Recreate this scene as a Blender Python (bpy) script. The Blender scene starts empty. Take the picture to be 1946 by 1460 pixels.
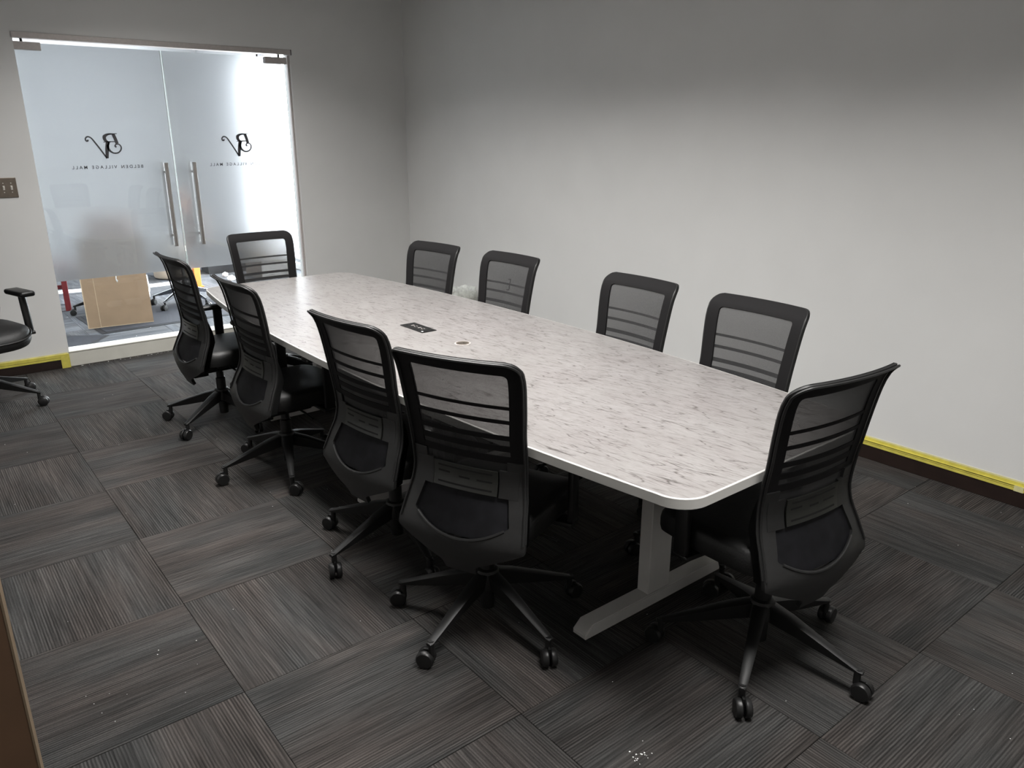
import bpy, bmesh, math, random
from mathutils import Vector, Matrix

random.seed(7)
scene = bpy.context.scene
C = bpy.context.collection
R = math.radians

# ------------------------------------------------------------------ camera
W_PX, F_PX = 1946.0, 1473.0
cam_d = bpy.data.cameras.new('camera')
cam_d.sensor_width = 36.0
cam_d.lens = 36.0 * F_PX / W_PX
cam_d.clip_start = 0.02
cam_o = bpy.data.objects.new('camera', cam_d)
C.objects.link(cam_o)
yaw, pitch = R(38.675), R(17.873)
cam_o.location = (0, 0, 1.65)
cam_o.rotation_euler = (R(90) - pitch, 0, -yaw)
scene.camera = cam_o

# ------------------------------------------------------------------ world (overcast daylight) and exposure
world = bpy.data.worlds.new('world')
scene.world = world
world.use_nodes = True
bg = world.node_tree.nodes['Background']
bg.inputs['Color'].default_value = (0.93, 0.965, 1.0, 1)
bg.inputs['Strength'].default_value = 32.0
vs = scene.view_settings
vs.view_transform = 'Standard'
vs.look = 'None'
vs.exposure = 0.0
vs.gamma = 1.0
vs.use_curve_mapping = False

# room dimensions
XR = 3.875       # right wall
YD = 6.382       # wall with the glass doors (room face)
XL = -0.87       # left wall
YB = -1.30       # wall behind the camera
ZC = 2.86        # ceiling
DX0, DX1 = 0.895, 2.822   # door opening
DZ = 2.290
WT = 0.13        # wall thickness
FY1 = 12.5       # foyer far wall
FX0, FX1 = -1.2, 4.06

# light fittings over the table: (x, y, power)
TROFFERS = [(1.55, 0.75, 55.0), (1.55, 2.90, 68.0), (1.65, 4.75, 42.0)]
TROFFER_SPREAD = R(138)


# ------------------------------------------------------------------ material helpers
def new_mat(name):
    m = bpy.data.materials.new(name)
    m.use_nodes = True
    return m, m.node_tree.nodes, m.node_tree.links, m.node_tree.nodes['Principled BSDF']


def plain(name, col, rough=0.5, metal=0.0, spec=0.5, var=0.0, scale=30.0, bump=0.0, bscale=200.0):
    m, n, l, b = new_mat(name)
    b.inputs['Base Color'].default_value = (*col, 1)
    b.inputs['Roughness'].default_value = rough
    b.inputs['Metallic'].default_value = metal
    b.inputs['Specular IOR Level'].default_value = spec
    tc = n.new('ShaderNodeTexCoord')
    if var > 0:
        nz = n.new('ShaderNodeTexNoise')
        nz.inputs['Scale'].default_value = scale
        nz.inputs['Detail'].default_value = 4
        l.new(tc.outputs['Object'], nz.inputs['Vector'])
        r = n.new('ShaderNodeValToRGB')
        r.color_ramp.elements[0].position = 0.3
        r.color_ramp.elements[1].position = 0.7
        r.color_ramp.elements[0].color = (*[c * (1 - var) for c in col], 1)
        r.color_ramp.elements[1].color = (*[min(1, c * (1 + var)) for c in col], 1)
        l.new(nz.outputs['Fac'], r.inputs['Fac'])
        l.new(r.outputs['Color'], b.inputs['Base Color'])
    if bump > 0:
        nb = n.new('ShaderNodeTexNoise')
        nb.inputs['Scale'].default_value = bscale
        nb.inputs['Detail'].default_value = 3
        l.new(tc.outputs['Object'], nb.inputs['Vector'])
        bp = n.new('ShaderNodeBump')
        bp.inputs['Strength'].default_value = bump
        bp.inputs['Distance'].default_value = 0.002
        l.new(nb.outputs['Fac'], bp.inputs['Height'])
        l.new(bp.outputs['Normal'], b.inputs['Normal'])
    return m


def carpet_mat(name, dark, light, warm, cool):
    m, n, l, b = new_mat(name)
    b.inputs['Roughness'].default_value = 0.95
    b.inputs['Specular IOR Level'].default_value = 0.15
    tc = n.new('ShaderNodeTexCoord')
    oi = n.new('ShaderNodeObjectInfo')
    mul = n.new('ShaderNodeMath'); mul.operation = 'MULTIPLY'; mul.inputs[1].default_value = 37.0
    l.new(oi.outputs['Random'], mul.inputs[0])
    off = n.new('ShaderNodeCombineXYZ')
    l.new(mul.outputs[0], off.inputs[0]); l.new(mul.outputs[0], off.inputs[1]); l.new(mul.outputs[0], off.inputs[2])
    add = n.new('ShaderNodeVectorMath'); add.operation = 'ADD'
    l.new(tc.outputs['Object'], add.inputs[0]); l.new(off.outputs[0], add.inputs[1])

    def streak(sx, sy, detail=3.0):
        mp = n.new('ShaderNodeMapping')
        mp.inputs['Scale'].default_value = (sx, sy, 1)
        l.new(add.outputs[0], mp.inputs['Vector'])
        nz = n.new('ShaderNodeTexNoise')
        nz.inputs['Scale'].default_value = 1.0
        nz.inputs['Detail'].default_value = detail
        l.new(mp.outputs[0], nz.inputs['Vector'])
        return nz.outputs['Fac']
    rib = streak(170, 4.0)
    band = streak(9, 1.8)
    dash = streak(110, 8)
    fuzz = streak(500, 500, 1.0)

    def ramp(f, p0, p1, c0, c1):
        r = n.new('ShaderNodeValToRGB')
        r.color_ramp.elements[0].position = p0
        r.color_ramp.elements[1].position = p1
        r.color_ramp.elements[0].color = (*c0, 1)
        r.color_ramp.elements[1].color = (*c1, 1)
        l.new(f, r.inputs['Fac'])
        return r.outputs['Color']

    def mix(mode, fac, a, bb):
        x = n.new('ShaderNodeMix'); x.data_type = 'RGBA'; x.blend_type = mode
        x.inputs[0].default_value = fac
        l.new(a, x.inputs[6]); l.new(bb, x.inputs[7])
        return x.outputs[2]
    base = ramp(band, 0.35, 0.66, dark, light)
    ribs = ramp(rib, 0.36, 0.62, (0.62, 0.62, 0.62), (1.22, 1.22, 1.22))
    col = mix('MULTIPLY', 1.0, base, ribs)
    hue = ramp(streak(5, 1.4), 0.38, 0.62, warm, cool)
    col = mix('MULTIPLY', 1.0, col, hue)
    wc = n.new('ShaderNodeTexWave'); wc.wave_type = 'BANDS'; wc.bands_direction = 'X'
    wc.inputs['Scale'].default_value = 34; wc.inputs['Distortion'].default_value = 0.8; wc.inputs['Detail'].default_value = 2
    l.new(tc.outputs['Object'], wc.inputs['Vector'])
    lines = ramp(wc.outputs['Fac'], 0.1, 0.8, (0.52, 0.52, 0.52), (1.22, 1.22, 1.22))
    xm = n.new('ShaderNodeMix'); xm.data_type = 'RGBA'; xm.blend_type = 'MULTIPLY'
    fm = n.new('ShaderNodeMapRange'); fm.inputs['From Min'].default_value = 0.35; fm.inputs['From Max'].default_value = 0.6
    fm.inputs['To Min'].default_value = 0.25; fm.inputs['To Max'].default_value = 0.95
    l.new(streak(7, 1.2), fm.inputs['Value']); l.new(fm.outputs[0], xm.inputs[0])
    l.new(col, xm.inputs[6]); l.new(lines, xm.inputs[7])
    col = xm.outputs[2]
    dsh = ramp(dash, 0.28, 0.42, (0.40, 0.40, 0.41), (1, 1, 1))
    col = mix('MULTIPLY', 0.45, col, dsh)
    fz = ramp(fuzz, 0.3, 0.7, (0.7, 0.7, 0.7), (1.3, 1.3, 1.3))
    col = mix('MULTIPLY', 0.8, col, fz)
    rnd = n.new('ShaderNodeMapRange')
    rnd.inputs['To Min'].default_value = 0.86; rnd.inputs['To Max'].default_value = 1.14
    l.new(oi.outputs['Random'], rnd.inputs['Value'])
    vm = n.new('ShaderNodeVectorMath'); vm.operation = 'SCALE'
    l.new(col, vm.inputs[0]); l.new(rnd.outputs[0], vm.inputs['Scale'])
    l.new(vm.outputs[0], b.inputs['Base Color'])
    # fine rib relief
    wv = n.new('ShaderNodeTexWave'); wv.wave_type = 'BANDS'; wv.bands_direction = 'X'
    wv.inputs['Scale'].default_value = 34; wv.inputs['Distortion'].default_value = 1.0
    l.new(tc.outputs['Object'], wv.inputs['Vector'])
    bp = n.new('ShaderNodeBump'); bp.inputs['Strength'].default_value = 0.55; bp.inputs['Distance'].default_value = 0.002
    l.new(wv.outputs['Fac'], bp.inputs['Height'])
    l.new(bp.outputs['Normal'], b.inputs['Normal'])
    return m


def laminate_mat():
    m, n, l, b = new_mat('table_laminate')
    b.inputs['Roughness'].default_value = 0.34
    b.inputs['Specular IOR Level'].default_value = 0.4
    tc = n.new('ShaderNodeTexCoord')
    mp = n.new('ShaderNodeMapping')
    mp.inputs['Rotation'].default_value = (0, 0, R(-9))
    l.new(tc.outputs['Object'], mp.inputs['Vector'])

    def noise(scale, detail, sc, rough=0.55, dist=0.0):
        q = n.new('ShaderNodeMapping'); q.inputs['Scale'].default_value = sc
        l.new(mp.outputs[0], q.inputs['Vector'])
        z = n.new('ShaderNodeTexNoise')
        z.inputs['Scale'].default_value = scale; z.inputs['Detail'].default_value = detail
        z.inputs['Roughness'].default_value = rough; z.inputs['Distortion'].default_value = dist
        l.new(q.outputs[0], z.inputs['Vector'])
        return z.outputs['Fac']

    def ramp(f, stops):
        r = n.new('ShaderNodeValToRGB')
        e = r.color_ramp.elements
        while len(e) < len(stops):
            e.new(0.5)
        for k, (p, c) in zip(e, stops):
            k.position = p; k.color = (*c, 1)
        l.new(f, r.inputs['Fac'])
        return r.outputs['Color']

    def mix(mode, fac, a, bb):
        x = n.new('ShaderNodeMix'); x.data_type = 'RGBA'; x.blend_type = mode
        x.inputs[0].default_value = fac
        l.new(a, x.inputs[6]); l.new(bb, x.inputs[7])
        return x.outputs[2]
    base = ramp(noise(4.0, 4, (1.4, 0.8, 1)), [(0.30, (0.236, 0.224, 0.219)), (0.70, (0.260, 0.251, 0.246))])

    def hairlines(sx, sy, wob, width, depth, m0, m1):
        """Broken dark hairlines: edges of long distorted cells, masked by noise."""
        q = n.new('ShaderNodeMapping'); q.inputs['Scale'].default_value = (sx, sy, 1)
        l.new(mp.outputs[0], q.inputs['Vector'])
        nz = n.new('ShaderNodeTexNoise'); nz.inputs['Scale'].default_value = 0.9; nz.inputs['Detail'].default_value = 5
        l.new(q.outputs[0], nz.inputs['Vector'])
        sb = n.new('ShaderNodeVectorMath'); sb.operation = 'MULTIPLY_ADD'
        sb.inputs[1].default_value = (wob, wob, wob)
        l.new(nz.outputs['Color'], sb.inputs[0]); l.new(q.outputs[0], sb.inputs[2])
        vo = n.new('ShaderNodeTexVoronoi'); vo.feature = 'DISTANCE_TO_EDGE'; vo.inputs['Scale'].default_value = 1.0
        l.new(sb.outputs[0], vo.inputs['Vector'])
        ln = ramp(vo.outputs['Distance'], [(0.0, (depth, depth * 0.95, depth * 0.93)), (width, (1, 1, 1))])
        mk = ramp(noise(22.0, 2, (1.8, 0.5, 1)), [(m0, (0, 0, 0)), (m1, (1, 1, 1))])
        x = n.new('ShaderNodeMix'); x.data_type = 'RGBA'; x.blend_type = 'MIX'
        l.new(mk, x.inputs[0])
        x.inputs[6].default_value = (1, 1, 1, 1); l.new(ln, x.inputs[7])
        return x.outputs[2]
    h1 = hairlines(52, 7.5, 0.55, 0.048, 0.36, 0.40, 0.56)
    h2 = hairlines(95, 12.0, 0.55, 0.075, 0.64, 0.40, 0.64)
    v3 = ramp(noise(46.0, 5, (2.8, 0.6, 1), 0.7), [(0.32, (0.88, 0.87, 0.86)), (0.66, (1.11, 1.11, 1.11))])
    col = mix('MULTIPLY', 1.0, base, h1)
    col = mix('MULTIPLY', 0.9, col, h2)
    col = mix('MULTIPLY', 0.8, col, v3)
    l.new(col, b.inputs['Base Color'])
    return m


def mesh_fabric_mat():
    """Open-weave chair mesh: fine threads, most of the light passes between them."""
    m, n, l, b = new_mat('chair_mesh_weave')
    b.inputs['Base Color'].default_value = (0.034, 0.034, 0.035, 1)
    b.inputs['Roughness'].default_value = 0.75
    b.inputs['Specular IOR Level'].default_value = 0.3
    out = n['Material Output']
    tr = n.new('ShaderNodeBsdfTransparent')
    mx = n.new('ShaderNodeMixShader')
    tc = n.new('ShaderNodeTexCoord')
    # openness between the threads: what passes falls off with the slant of the sheet, as through any weave
    nz = n.new('ShaderNodeTexNoise'); nz.inputs['Scale'].default_value = 900
    l.new(tc.outputs['Object'], nz.inputs['Vector'])
    mr = n.new('ShaderNodeMapRange')
    mr.inputs['From Min'].default_value = 0.3; mr.inputs['From Max'].default_value = 0.7
    mr.inputs['To Min'].default_value = 0.34; mr.inputs['To Max'].default_value = 0.20
    l.new(nz.outputs['Fac'], mr.inputs['Value'])
    lw = n.new('ShaderNodeLayerWeight'); lw.inputs['Blend'].default_value = 0.5
    cs = n.new('ShaderNodeMath'); cs.operation = 'SUBTRACT'; cs.inputs[0].default_value = 1.02
    l.new(lw.outputs['Facing'], cs.inputs[1])
    iv = n.new('ShaderNodeMath'); iv.operation = 'DIVIDE'; iv.inputs[0].default_value = 1.0
    l.new(cs.outputs[0], iv.inputs[1])
    pw = n.new('ShaderNodeMath'); pw.operation = 'POWER'
    l.new(mr.outputs[0], pw.inputs[0]); l.new(iv.outputs[0], pw.inputs[1])
    op = n.new('ShaderNodeMath'); op.operation = 'SUBTRACT'; op.inputs[0].default_value = 1.0
    l.new(pw.outputs[0], op.inputs[1])
    l.new(op.outputs[0], mx.inputs['Fac'])
    l.new(tr.outputs[0], mx.inputs[1]); l.new(b.outputs[0], mx.inputs[2])
    l.new(mx.outputs[0], out.inputs['Surface'])
    return m


def clear_glass_mat(name, tint=(0.965, 0.975, 0.975)):
    m, n, l, b = new_mat(name)
    n.remove(b)
    out = n['Material Output']
    tr = n.new('ShaderNodeBsdfTransparent'); tr.inputs['Color'].default_value = (*tint, 1)
    gl = n.new('ShaderNodeBsdfGlossy'); gl.inputs['Roughness'].default_value = 0.02
    fr = n.new('ShaderNodeFresnel')
    geo = n.new('ShaderNodeNewGeometry')
    ir = n.new('ShaderNodeMapRange')      # same reflectance on the way in and on the way out
    ir.inputs['To Min'].default_value = 1.45; ir.inputs['To Max'].default_value = 1 / 1.45
    l.new(geo.outputs['Backfacing'], ir.inputs['Value']); l.new(ir.outputs[0], fr.inputs['IOR'])
    mx = n.new('ShaderNodeMixShader')
    l.new(fr.outputs[0], mx.inputs[0]); l.new(tr.outputs[0], mx.inputs[1]); l.new(gl.outputs[0], mx.inputs[2])
    l.new(mx.outputs[0], out.inputs['Surface'])
    return m


def frosted_mat(name):
    """Frosted film: scatters what lies behind it, in part widely and in part narrowly."""
    m, n, l, b = new_mat(name)
    n.remove(b)
    out = n['Material Output']
    rf = n.new('ShaderNodeBsdfRefraction'); rf.inputs['IOR'].default_value = 1.12
    rf.inputs['Roughness'].default_value = 0.62; rf.inputs['Color'].default_value = (0.33, 0.335, 0.345, 1)
    tl = n.new('ShaderNodeBsdfTranslucent'); tl.inputs['Color'].default_value = (0.205, 0.208, 0.214, 1)
    df = n.new('ShaderNodeBsdfDiffuse'); df.inputs['Color'].default_value = (0.72, 0.74, 0.75, 1)
    nz = n.new('ShaderNodeTexNoise'); nz.inputs['Scale'].default_value = 700
    tc = n.new('ShaderNodeTexCoord'); l.new(tc.outputs['Object'], nz.inputs['Vector'])
    mr = n.new('ShaderNodeMapRange'); mr.inputs['To Min'].default_value = 0.25; mr.inputs['To Max'].default_value = 0.35
    l.new(nz.outputs['Fac'], mr.inputs['Value'])
    m1 = n.new('ShaderNodeMixShader'); l.new(mr.outputs[0], m1.inputs[0])
    l.new(rf.outputs[0], m1.inputs[1]); l.new(tl.outputs[0], m1.inputs[2])
    m2 = n.new('ShaderNodeMixShader'); m2.inputs[0].default_value = 0.2
    l.new(m1.outputs[0], m2.inputs[1]); l.new(df.outputs[0], m2.inputs[2])
    l.new(m2.outputs[0], out.inputs['Surface'])
    return m


def emit_mat(name, col, strength):
    m, n, l, b = new_mat(name)
    b.inputs['Base Color'].default_value = (0.8, 0.8, 0.8, 1)
    b.inputs['Emission Color'].default_value = (*col, 1)
    b.inputs['Emission Strength'].default_value = strength
    return m


M = {
    'wall': plain('wall_paint', (0.73, 0.73, 0.72), 0.7, spec=0.25, var=0.02, scale=3, bump=0.12, bscale=260),
    'ceiling': plain('ceiling_paint', (0.42, 0.42, 0.42), 0.9, var=0.03, scale=8, bump=0.2, bscale=90),
    'foyer_wall': plain('foyer_wall_paint', (0.72, 0.73, 0.74), 0.8, var=0.02, scale=3),
    'carpet': carpet_mat('carpet_tile_pile', (0.041, 0.0396, 0.0387), (0.062, 0.0587, 0.0569), (1.06, 0.98, 0.94), (0.95, 0.99, 1.0)),
    'carpet_daylit': carpet_mat('foyer_carpet_daylit', (0.085, 0.088, 0.095), (0.150, 0.152, 0.160), (1.02, 1.0, 0.98), (0.96, 0.99, 1.04)),  # foyer daylight put into the pile colour: lighter and bluer than the room's
    'slab': plain('floor_backing', (0.03, 0.03, 0.03), 0.9, var=0.1),
    'base': plain('dark_brown_vinyl', (0.018, 0.010, 0.008), 0.45, var=0.2, scale=12),
    'tape': plain('yellow_masking_tape', (0.62, 0.55, 0.10), 0.6, var=0.12, scale=22, bump=0.5, bscale=60),
    'tape_thin': plain('yellow_masking_tape_edge', (0.70, 0.66, 0.34), 0.6, var=0.1, scale=22),
    'sill': plain('cream_painted_sill', (0.62, 0.61, 0.55), 0.5, var=0.04, scale=10),
    'nickel': plain('brushed_nickel', (0.52, 0.48, 0.46), 0.42, metal=0.25, var=0.06, scale=60),
    'steel': plain('brushed_steel', (0.55, 0.52, 0.49), 0.28, metal=1.0, var=0.06, scale=80),
    'chrome': plain('chrome', (0.75, 0.76, 0.78), 0.12, metal=1.0, var=0.02),
    'brass_plate': plain('bronze_steel_plate', (0.26, 0.22, 0.18), 0.35, metal=0.8, var=0.08, scale=40),
    'ivory': plain('ivory_plastic', (0.75, 0.72, 0.66), 0.4, var=0.02),
    'clear': clear_glass_mat('clear_glass'),
    'frost': frosted_mat('frosted_film'),
    'vinyl': plain('grey_vinyl_lettering', (0.045, 0.045, 0.05), 0.5, var=0.05),
    'glass_edge': plain('polished_glass_edge', (0.75, 0.82, 0.82), 0.2, var=0.03),
    'laminate': laminate_mat(),
    'edge': plain('white_edge_band', (0.66, 0.65, 0.62), 0.4, var=0.02, scale=10),
    'leg': plain('white_powder_coat', (0.60, 0.585, 0.57), 0.45, var=0.03, scale=14),
    'black': plain('black_plastic', (0.005, 0.005, 0.005), 0.42, var=0.15, scale=40),
    'satin': plain('charcoal_shell_plastic', (0.015, 0.015, 0.015), 0.5, var=0.10, scale=50, bump=0.1, bscale=500),
    'band': plain('black_mesh_border', (0.007, 0.0065, 0.007), 0.75, spec=0.2, var=0.12, scale=300),
    'trim': plain('black_rim_plastic', (0.008, 0.008, 0.008), 0.52, var=0.1, scale=40),
    'weave': mesh_fabric_mat(),
    'dense': plain('dense_black_mesh', (0.009, 0.009, 0.011), 0.7, spec=0.2, var=0.3, scale=24),
    'lumbar': plain('grey_green_lumbar_plastic', (0.022, 0.023, 0.020), 0.38, var=0.15, scale=30),
    'leather': plain('black_leather', (0.005, 0.005, 0.005), 0.52, var=0.15, scale=30, bump=0.35, bscale=160),
    'tan': plain('tan_upholstery', (0.42, 0.30, 0.26), 0.8, var=0.08, scale=40),
    'rubber': plain('black_caster_nylon', (0.010, 0.010, 0.010), 0.42, var=0.15, scale=40),
    'slot': plain('slot_black', (0.004, 0.004, 0.004), 0.8, var=0.1),
    'wood_door': plain('brown_door_veneer', (0.125, 0.070, 0.038), 0.5, var=0.12, scale=6),
    'door_edge': plain('door_edge_highlight', (0.17, 0.125, 0.08), 0.55, var=0.08, scale=20),  # bevel highlight painted as a paler brown than the leaf
    'cardboard': plain('kraft_cardboard', (0.36, 0.245, 0.155), 0.85, var=0.07, scale=9, bump=0.15, bscale=30),
    'cardedge': plain('cardboard_cut_edge', (0.62, 0.47, 0.32), 0.85, var=0.1, scale=60),
    'mat': plain('dark_blue_rubber_mat', (0.016, 0.018, 0.026), 0.8, var=0.15, scale=25, bump=0.3, bscale=300),
    'mat_edge': plain('black_mat_edging', (0.009, 0.010, 0.013), 0.7, var=0.1),
    'red': plain('dark_red_stained_wood', (0.20, 0.018, 0.022), 0.5, var=0.15, scale=20),
    'orange': plain('orange_painted_metal', (0.75, 0.22, 0.04), 0.5, var=0.06, scale=20),
    'white': plain('white_paper', (0.80, 0.80, 0.80), 0.7, var=0.03, scale=30),
    'bag': plain('white_plastic_bag', (0.78, 0.80, 0.80), 0.3, var=0.04, scale=20, bump=0.4, bscale=25),
    'pale_wood': plain('pale_wood', (0.50, 0.42, 0.33), 0.6, var=0.1, scale=10),
    'bin': plain('putty_grey_bin_plastic', (0.27, 0.25, 0.20), 0.5, var=0.06, scale=20),
    'greybox': plain('grey_box_board', (0.22, 0.21, 0.20), 0.7, var=0.1, scale=12),
    'darkbox': plain('black_crate_plastic', (0.02, 0.02, 0.022), 0.5, var=0.15, scale=20),
    'lamp_lens': emit_mat('lamp_lens', (1.0, 0.97, 0.93), 2.0),
    'lamp_frame': plain('lamp_frame_white', (0.7, 0.7, 0.7), 0.5, var=0.02),
    'frame': plain('window_frame_aluminium', (0.45, 0.46, 0.48), 0.4, metal=0.6, var=0.04),
}


def liner_mat():
    m, n, l, b = new_mat('clear_bin_liner')
    b.inputs['Base Color'].default_value = (0.85, 0.88, 0.84, 1)
    b.inputs['Roughness'].default_value = 0.18
    out = n['Material Output']
    tr = n.new('ShaderNodeBsdfTransparent')
    mx = n.new('ShaderNodeMixShader')
    tc = n.new('ShaderNodeTexCoord')
    nz = n.new('ShaderNodeTexNoise'); nz.inputs['Scale'].default_value = 30
    l.new(tc.outputs['Object'], nz.inputs['Vector'])
    mr = n.new('ShaderNodeMapRange'); mr.inputs['To Min'].default_value = 0.15; mr.inputs['To Max'].default_value = 0.75
    l.new(nz.outputs['Fac'], mr.inputs['Value'])
    l.new(mr.outputs[0], mx.inputs[0]); l.new(tr.outputs[0], mx.inputs[1]); l.new(b.outputs[0], mx.inputs[2])
    l.new(mx.outputs[0], out.inputs['Surface'])
    return m


M['liner'] = liner_mat()


# ------------------------------------------------------------------ geometry helpers
def tag(o, label=None, cat=None, group=None, kind=None):
    if label: o['label'] = label
    if cat: o['category'] = cat
    if group: o['group'] = group
    if kind: o['kind'] = kind
    return o


def obj(name, bm, mat, parent=None, smooth=False, loc=None, rotz=0.0, sharp=42):
    me = bpy.data.meshes.new(name)
    bmesh.ops.recalc_face_normals(bm, faces=bm.faces[:])
    bm.to_mesh(me); bm.free()
    mats = mat if isinstance(mat, (list, tuple)) else [mat]
    for k in mats:
        me.materials.append(M[k])
    if smooth:
        for p in me.polygons:
            p.use_smooth = True
        try:
            me.set_sharp_from_angle(angle=R(sharp))
        except Exception:
            pass
    o = bpy.data.objects.new(name, me)
    C.objects.link(o)
    if parent: o.parent = parent
    if loc: o.location = loc
    if rotz: o.rotation_euler.z = rotz
    return o


def empty(name, loc=(0, 0, 0), rotz=0.0, parent=None):
    o = bpy.data.objects.new(name, None)
    o.empty_display_size = 0.1
    C.objects.link(o)
    o.location = loc; o.rotation_euler.z = rotz
    if parent: o.parent = parent
    return o


def box(bm, x0, x1, y0, y1, z0, z1, bev=0.0, seg=2, mat=0, mx=None):
    r = bmesh.ops.create_cube(bm, size=1.0)
    vv = r['verts']
    T = Matrix.Translation(((x0 + x1) / 2, (y0 + y1) / 2, (z0 + z1) / 2)) @ Matrix.Diagonal((x1 - x0, y1 - y0, z1 - z0, 1))
    bmesh.ops.transform(bm, matrix=T, verts=vv)
    ff = {f for v in vv for f in v.link_faces}
    if bev > 0:
        ee = list({e for f in ff for e in f.edges})
        q = bmesh.ops.bevel(bm, geom=ee, offset=bev, segments=seg, profile=0.5, affect='EDGES')
        ff = set(q['faces']) | {f for f in ff if f.is_valid}
        vv = list({v for f in ff for v in f.verts})
    for f in ff: f.material_index = mat
    if mx is not None:
        bmesh.ops.transform(bm, matrix=mx, verts=vv)
    return vv


def bx(*a, **k):
    bm = bmesh.new(); box(bm, *a, **k); return bm


def cyl(bm, p0, p1, r0, r1=None, n=16, caps=True, mat=0):
    p0, p1 = Vector(p0), Vector(p1)
    r1 = r0 if r1 is None else r1
    d = p1 - p0
    q = bmesh.ops.create_cone(bm, cap_ends=caps, segments=n, radius1=r0, radius2=r1, depth=d.length)
    T = Matrix.Translation((p0 + p1) / 2) @ d.to_track_quat('Z', 'Y').to_matrix().to_4x4()
    bmesh.ops.transform(bm, matrix=T, verts=q['verts'])
    for f in {f for v in q['verts'] for f in v.link_faces}: f.material_index = mat
    return q['verts']


def lathe(bm, prof, n=24, centre=(0, 0, 0), mat=0, axis='Z'):
    rings = []
    for r, z in prof:
        ring = []
        for i in range(n):
            a = 2 * math.pi * i / n
            p = (r * math.cos(a), r * math.sin(a), z)
            if axis == 'Y': p = (p[0], p[2], p[1])
            if axis == 'X': p = (p[2], p[0], p[1])
            ring.append(bm.verts.new(Vector(p) + Vector(centre)))
        rings.append(ring)
    for a, b in zip(rings, rings[1:]):
        for i in range(n):
            f = bm.faces.new((a[i], a[(i + 1) % n], b[(i + 1) % n], b[i])); f.material_index = mat
    for ring in (rings[0], rings[-1]):
        try:
            f = bm.faces.new(ring); f.material_index = mat
        except ValueError:
            pass


def tube(bm, pts, r, n=8, mat=0, closed=False, flat=None):
    """Tube along a polyline; flat=(a,b) gives an elliptic section; r may be a list."""
    pts = [Vector(p) for p in pts]
    rings = []
    up = Vector((0, 0, 1))
    prev = None
    for i, p in enumerate(pts):
        if closed:
            t = pts[(i + 1) % len(pts)] - pts[i - 1]
        else:
            t = pts[min(i + 1, len(pts) - 1)] - pts[max(i - 1, 0)]
        t.normalize()
        if prev is None:
            u = up if abs(t.z) < 0.9 else Vector((1, 0, 0))
            s = t.cross(u).normalized()
        else:
            s = (prev - t * prev.dot(t)).normalized()
        prev = s
        v = t.cross(s)
        rr = r[i] if isinstance(r, (list, tuple)) else r
        ring = []
        for k in range(n):
            a = 2 * math.pi * k / n
            ring.append(bm.verts.new(p + s * math.cos(a) * rr + v * math.sin(a) * rr))
        rings.append(ring)
    m = len(rings)
    for i in range(m if closed else m - 1):
        a, b = rings[i], rings[(i + 1) % m]
        for k in range(n):
            f = bm.faces.new((a[k], a[(k + 1) % n], b[(k + 1) % n], b[k])); f.material_index = mat
    if not closed:
        for ring in (rings[0], rings[-1]):
            f = bm.faces.new(ring); f.material_index = mat


def prism(bm, poly, z0, z1, mat=0):
    a = [bm.verts.new((x, y, z0)) for x, y in poly]
    b = [bm.verts.new((x, y, z1)) for x, y in poly]
    n = len(poly)
    fs = [bm.faces.new(a[::-1]), bm.faces.new(b)]
    for i in range(n):
        fs.append(bm.faces.new((a[i], a[(i + 1) % n], b[(i + 1) % n], b[i])))
    for f in fs: f.material_index = mat
    return fs


def interp(tab, x):
    """Monotone-ish cubic through (x, y) pairs sorted ascending."""
    if x <= tab[0][0]: return tab[0][1]
    if x >= tab[-1][0]: return tab[-1][1]
    for i in range(len(tab) - 1):
        if tab[i][0] <= x <= tab[i + 1][0]: break
    x0, y0 = tab[i]; x1, y1 = tab[i + 1]
    d = (y1 - y0) / (x1 - x0)
    def slope(j):
        if j <= 0 or j >= len(tab) - 1: 
            k = min(max(j, 0), len(tab) - 2)
            return (tab[k + 1][1] - tab[k][1]) / (tab[k + 1][0] - tab[k][0])
        a = (tab[j][1] - tab[j - 1][1]) / (tab[j][0] - tab[j - 1][0])
        b = (tab[j + 1][1] - tab[j][1]) / (tab[j + 1][0] - tab[j][0])
        return 0 if a * b <= 0 else 2 * a * b / (a + b)
    m0, m1 = slope(i), slope(i + 1)
    h = x1 - x0; t = (x - x0) / h
    return (y0 * (2*t**3 - 3*t*t + 1) + h * m0 * (t**3 - 2*t*t + t) + y1 * (-2*t**3 + 3*t*t) + h * m1 * (t**3 - t*t))


# ------------------------------------------------------------------ the room shell
def struct(name, bm, mat, label=None):
    o = obj(name, bm, mat)
    o['kind'] = 'structure'
    if label: o['label'] = label
    return o


struct('wall_right', bx(XR, XR + WT, YB, YD + WT, -0.02, ZC), 'wall', 'light grey painted wall beside the table')
struct('wall_left', bx(XL - WT, XL, YB, YD + WT, -0.02, ZC), 'wall', 'light grey wall on the left side of the room')
struct('wall_near', bx(XL - WT, XR + WT, YB - WT, YB, -0.02, ZC), 'wall', 'light grey wall behind the viewer')
bm = bmesh.new()
box(bm, XL, DX0, YD, YD + WT, -0.02, ZC)
box(bm, DX1, XR, YD, YD + WT, -0.02, ZC)
box(bm, DX0, DX1, YD, YD + WT, DZ, ZC)
struct('wall_far', bm, 'wall', 'light grey wall holding the frosted glass doors')
struct('ceiling', bx(XL - WT, XR + WT, YB - WT, YD + WT, ZC, ZC + 0.1), 'ceiling', 'dim ceiling above the table')

floor = struct('floor', bx(XL - WT, XR + WT, YB - WT, YD + WT, -0.06, -0.008), 'slab', 'charcoal carpet tile floor of the meeting room')
TS = 0.611
GX, GY = 0.60, 2.08
tile_mesh = {}


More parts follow.
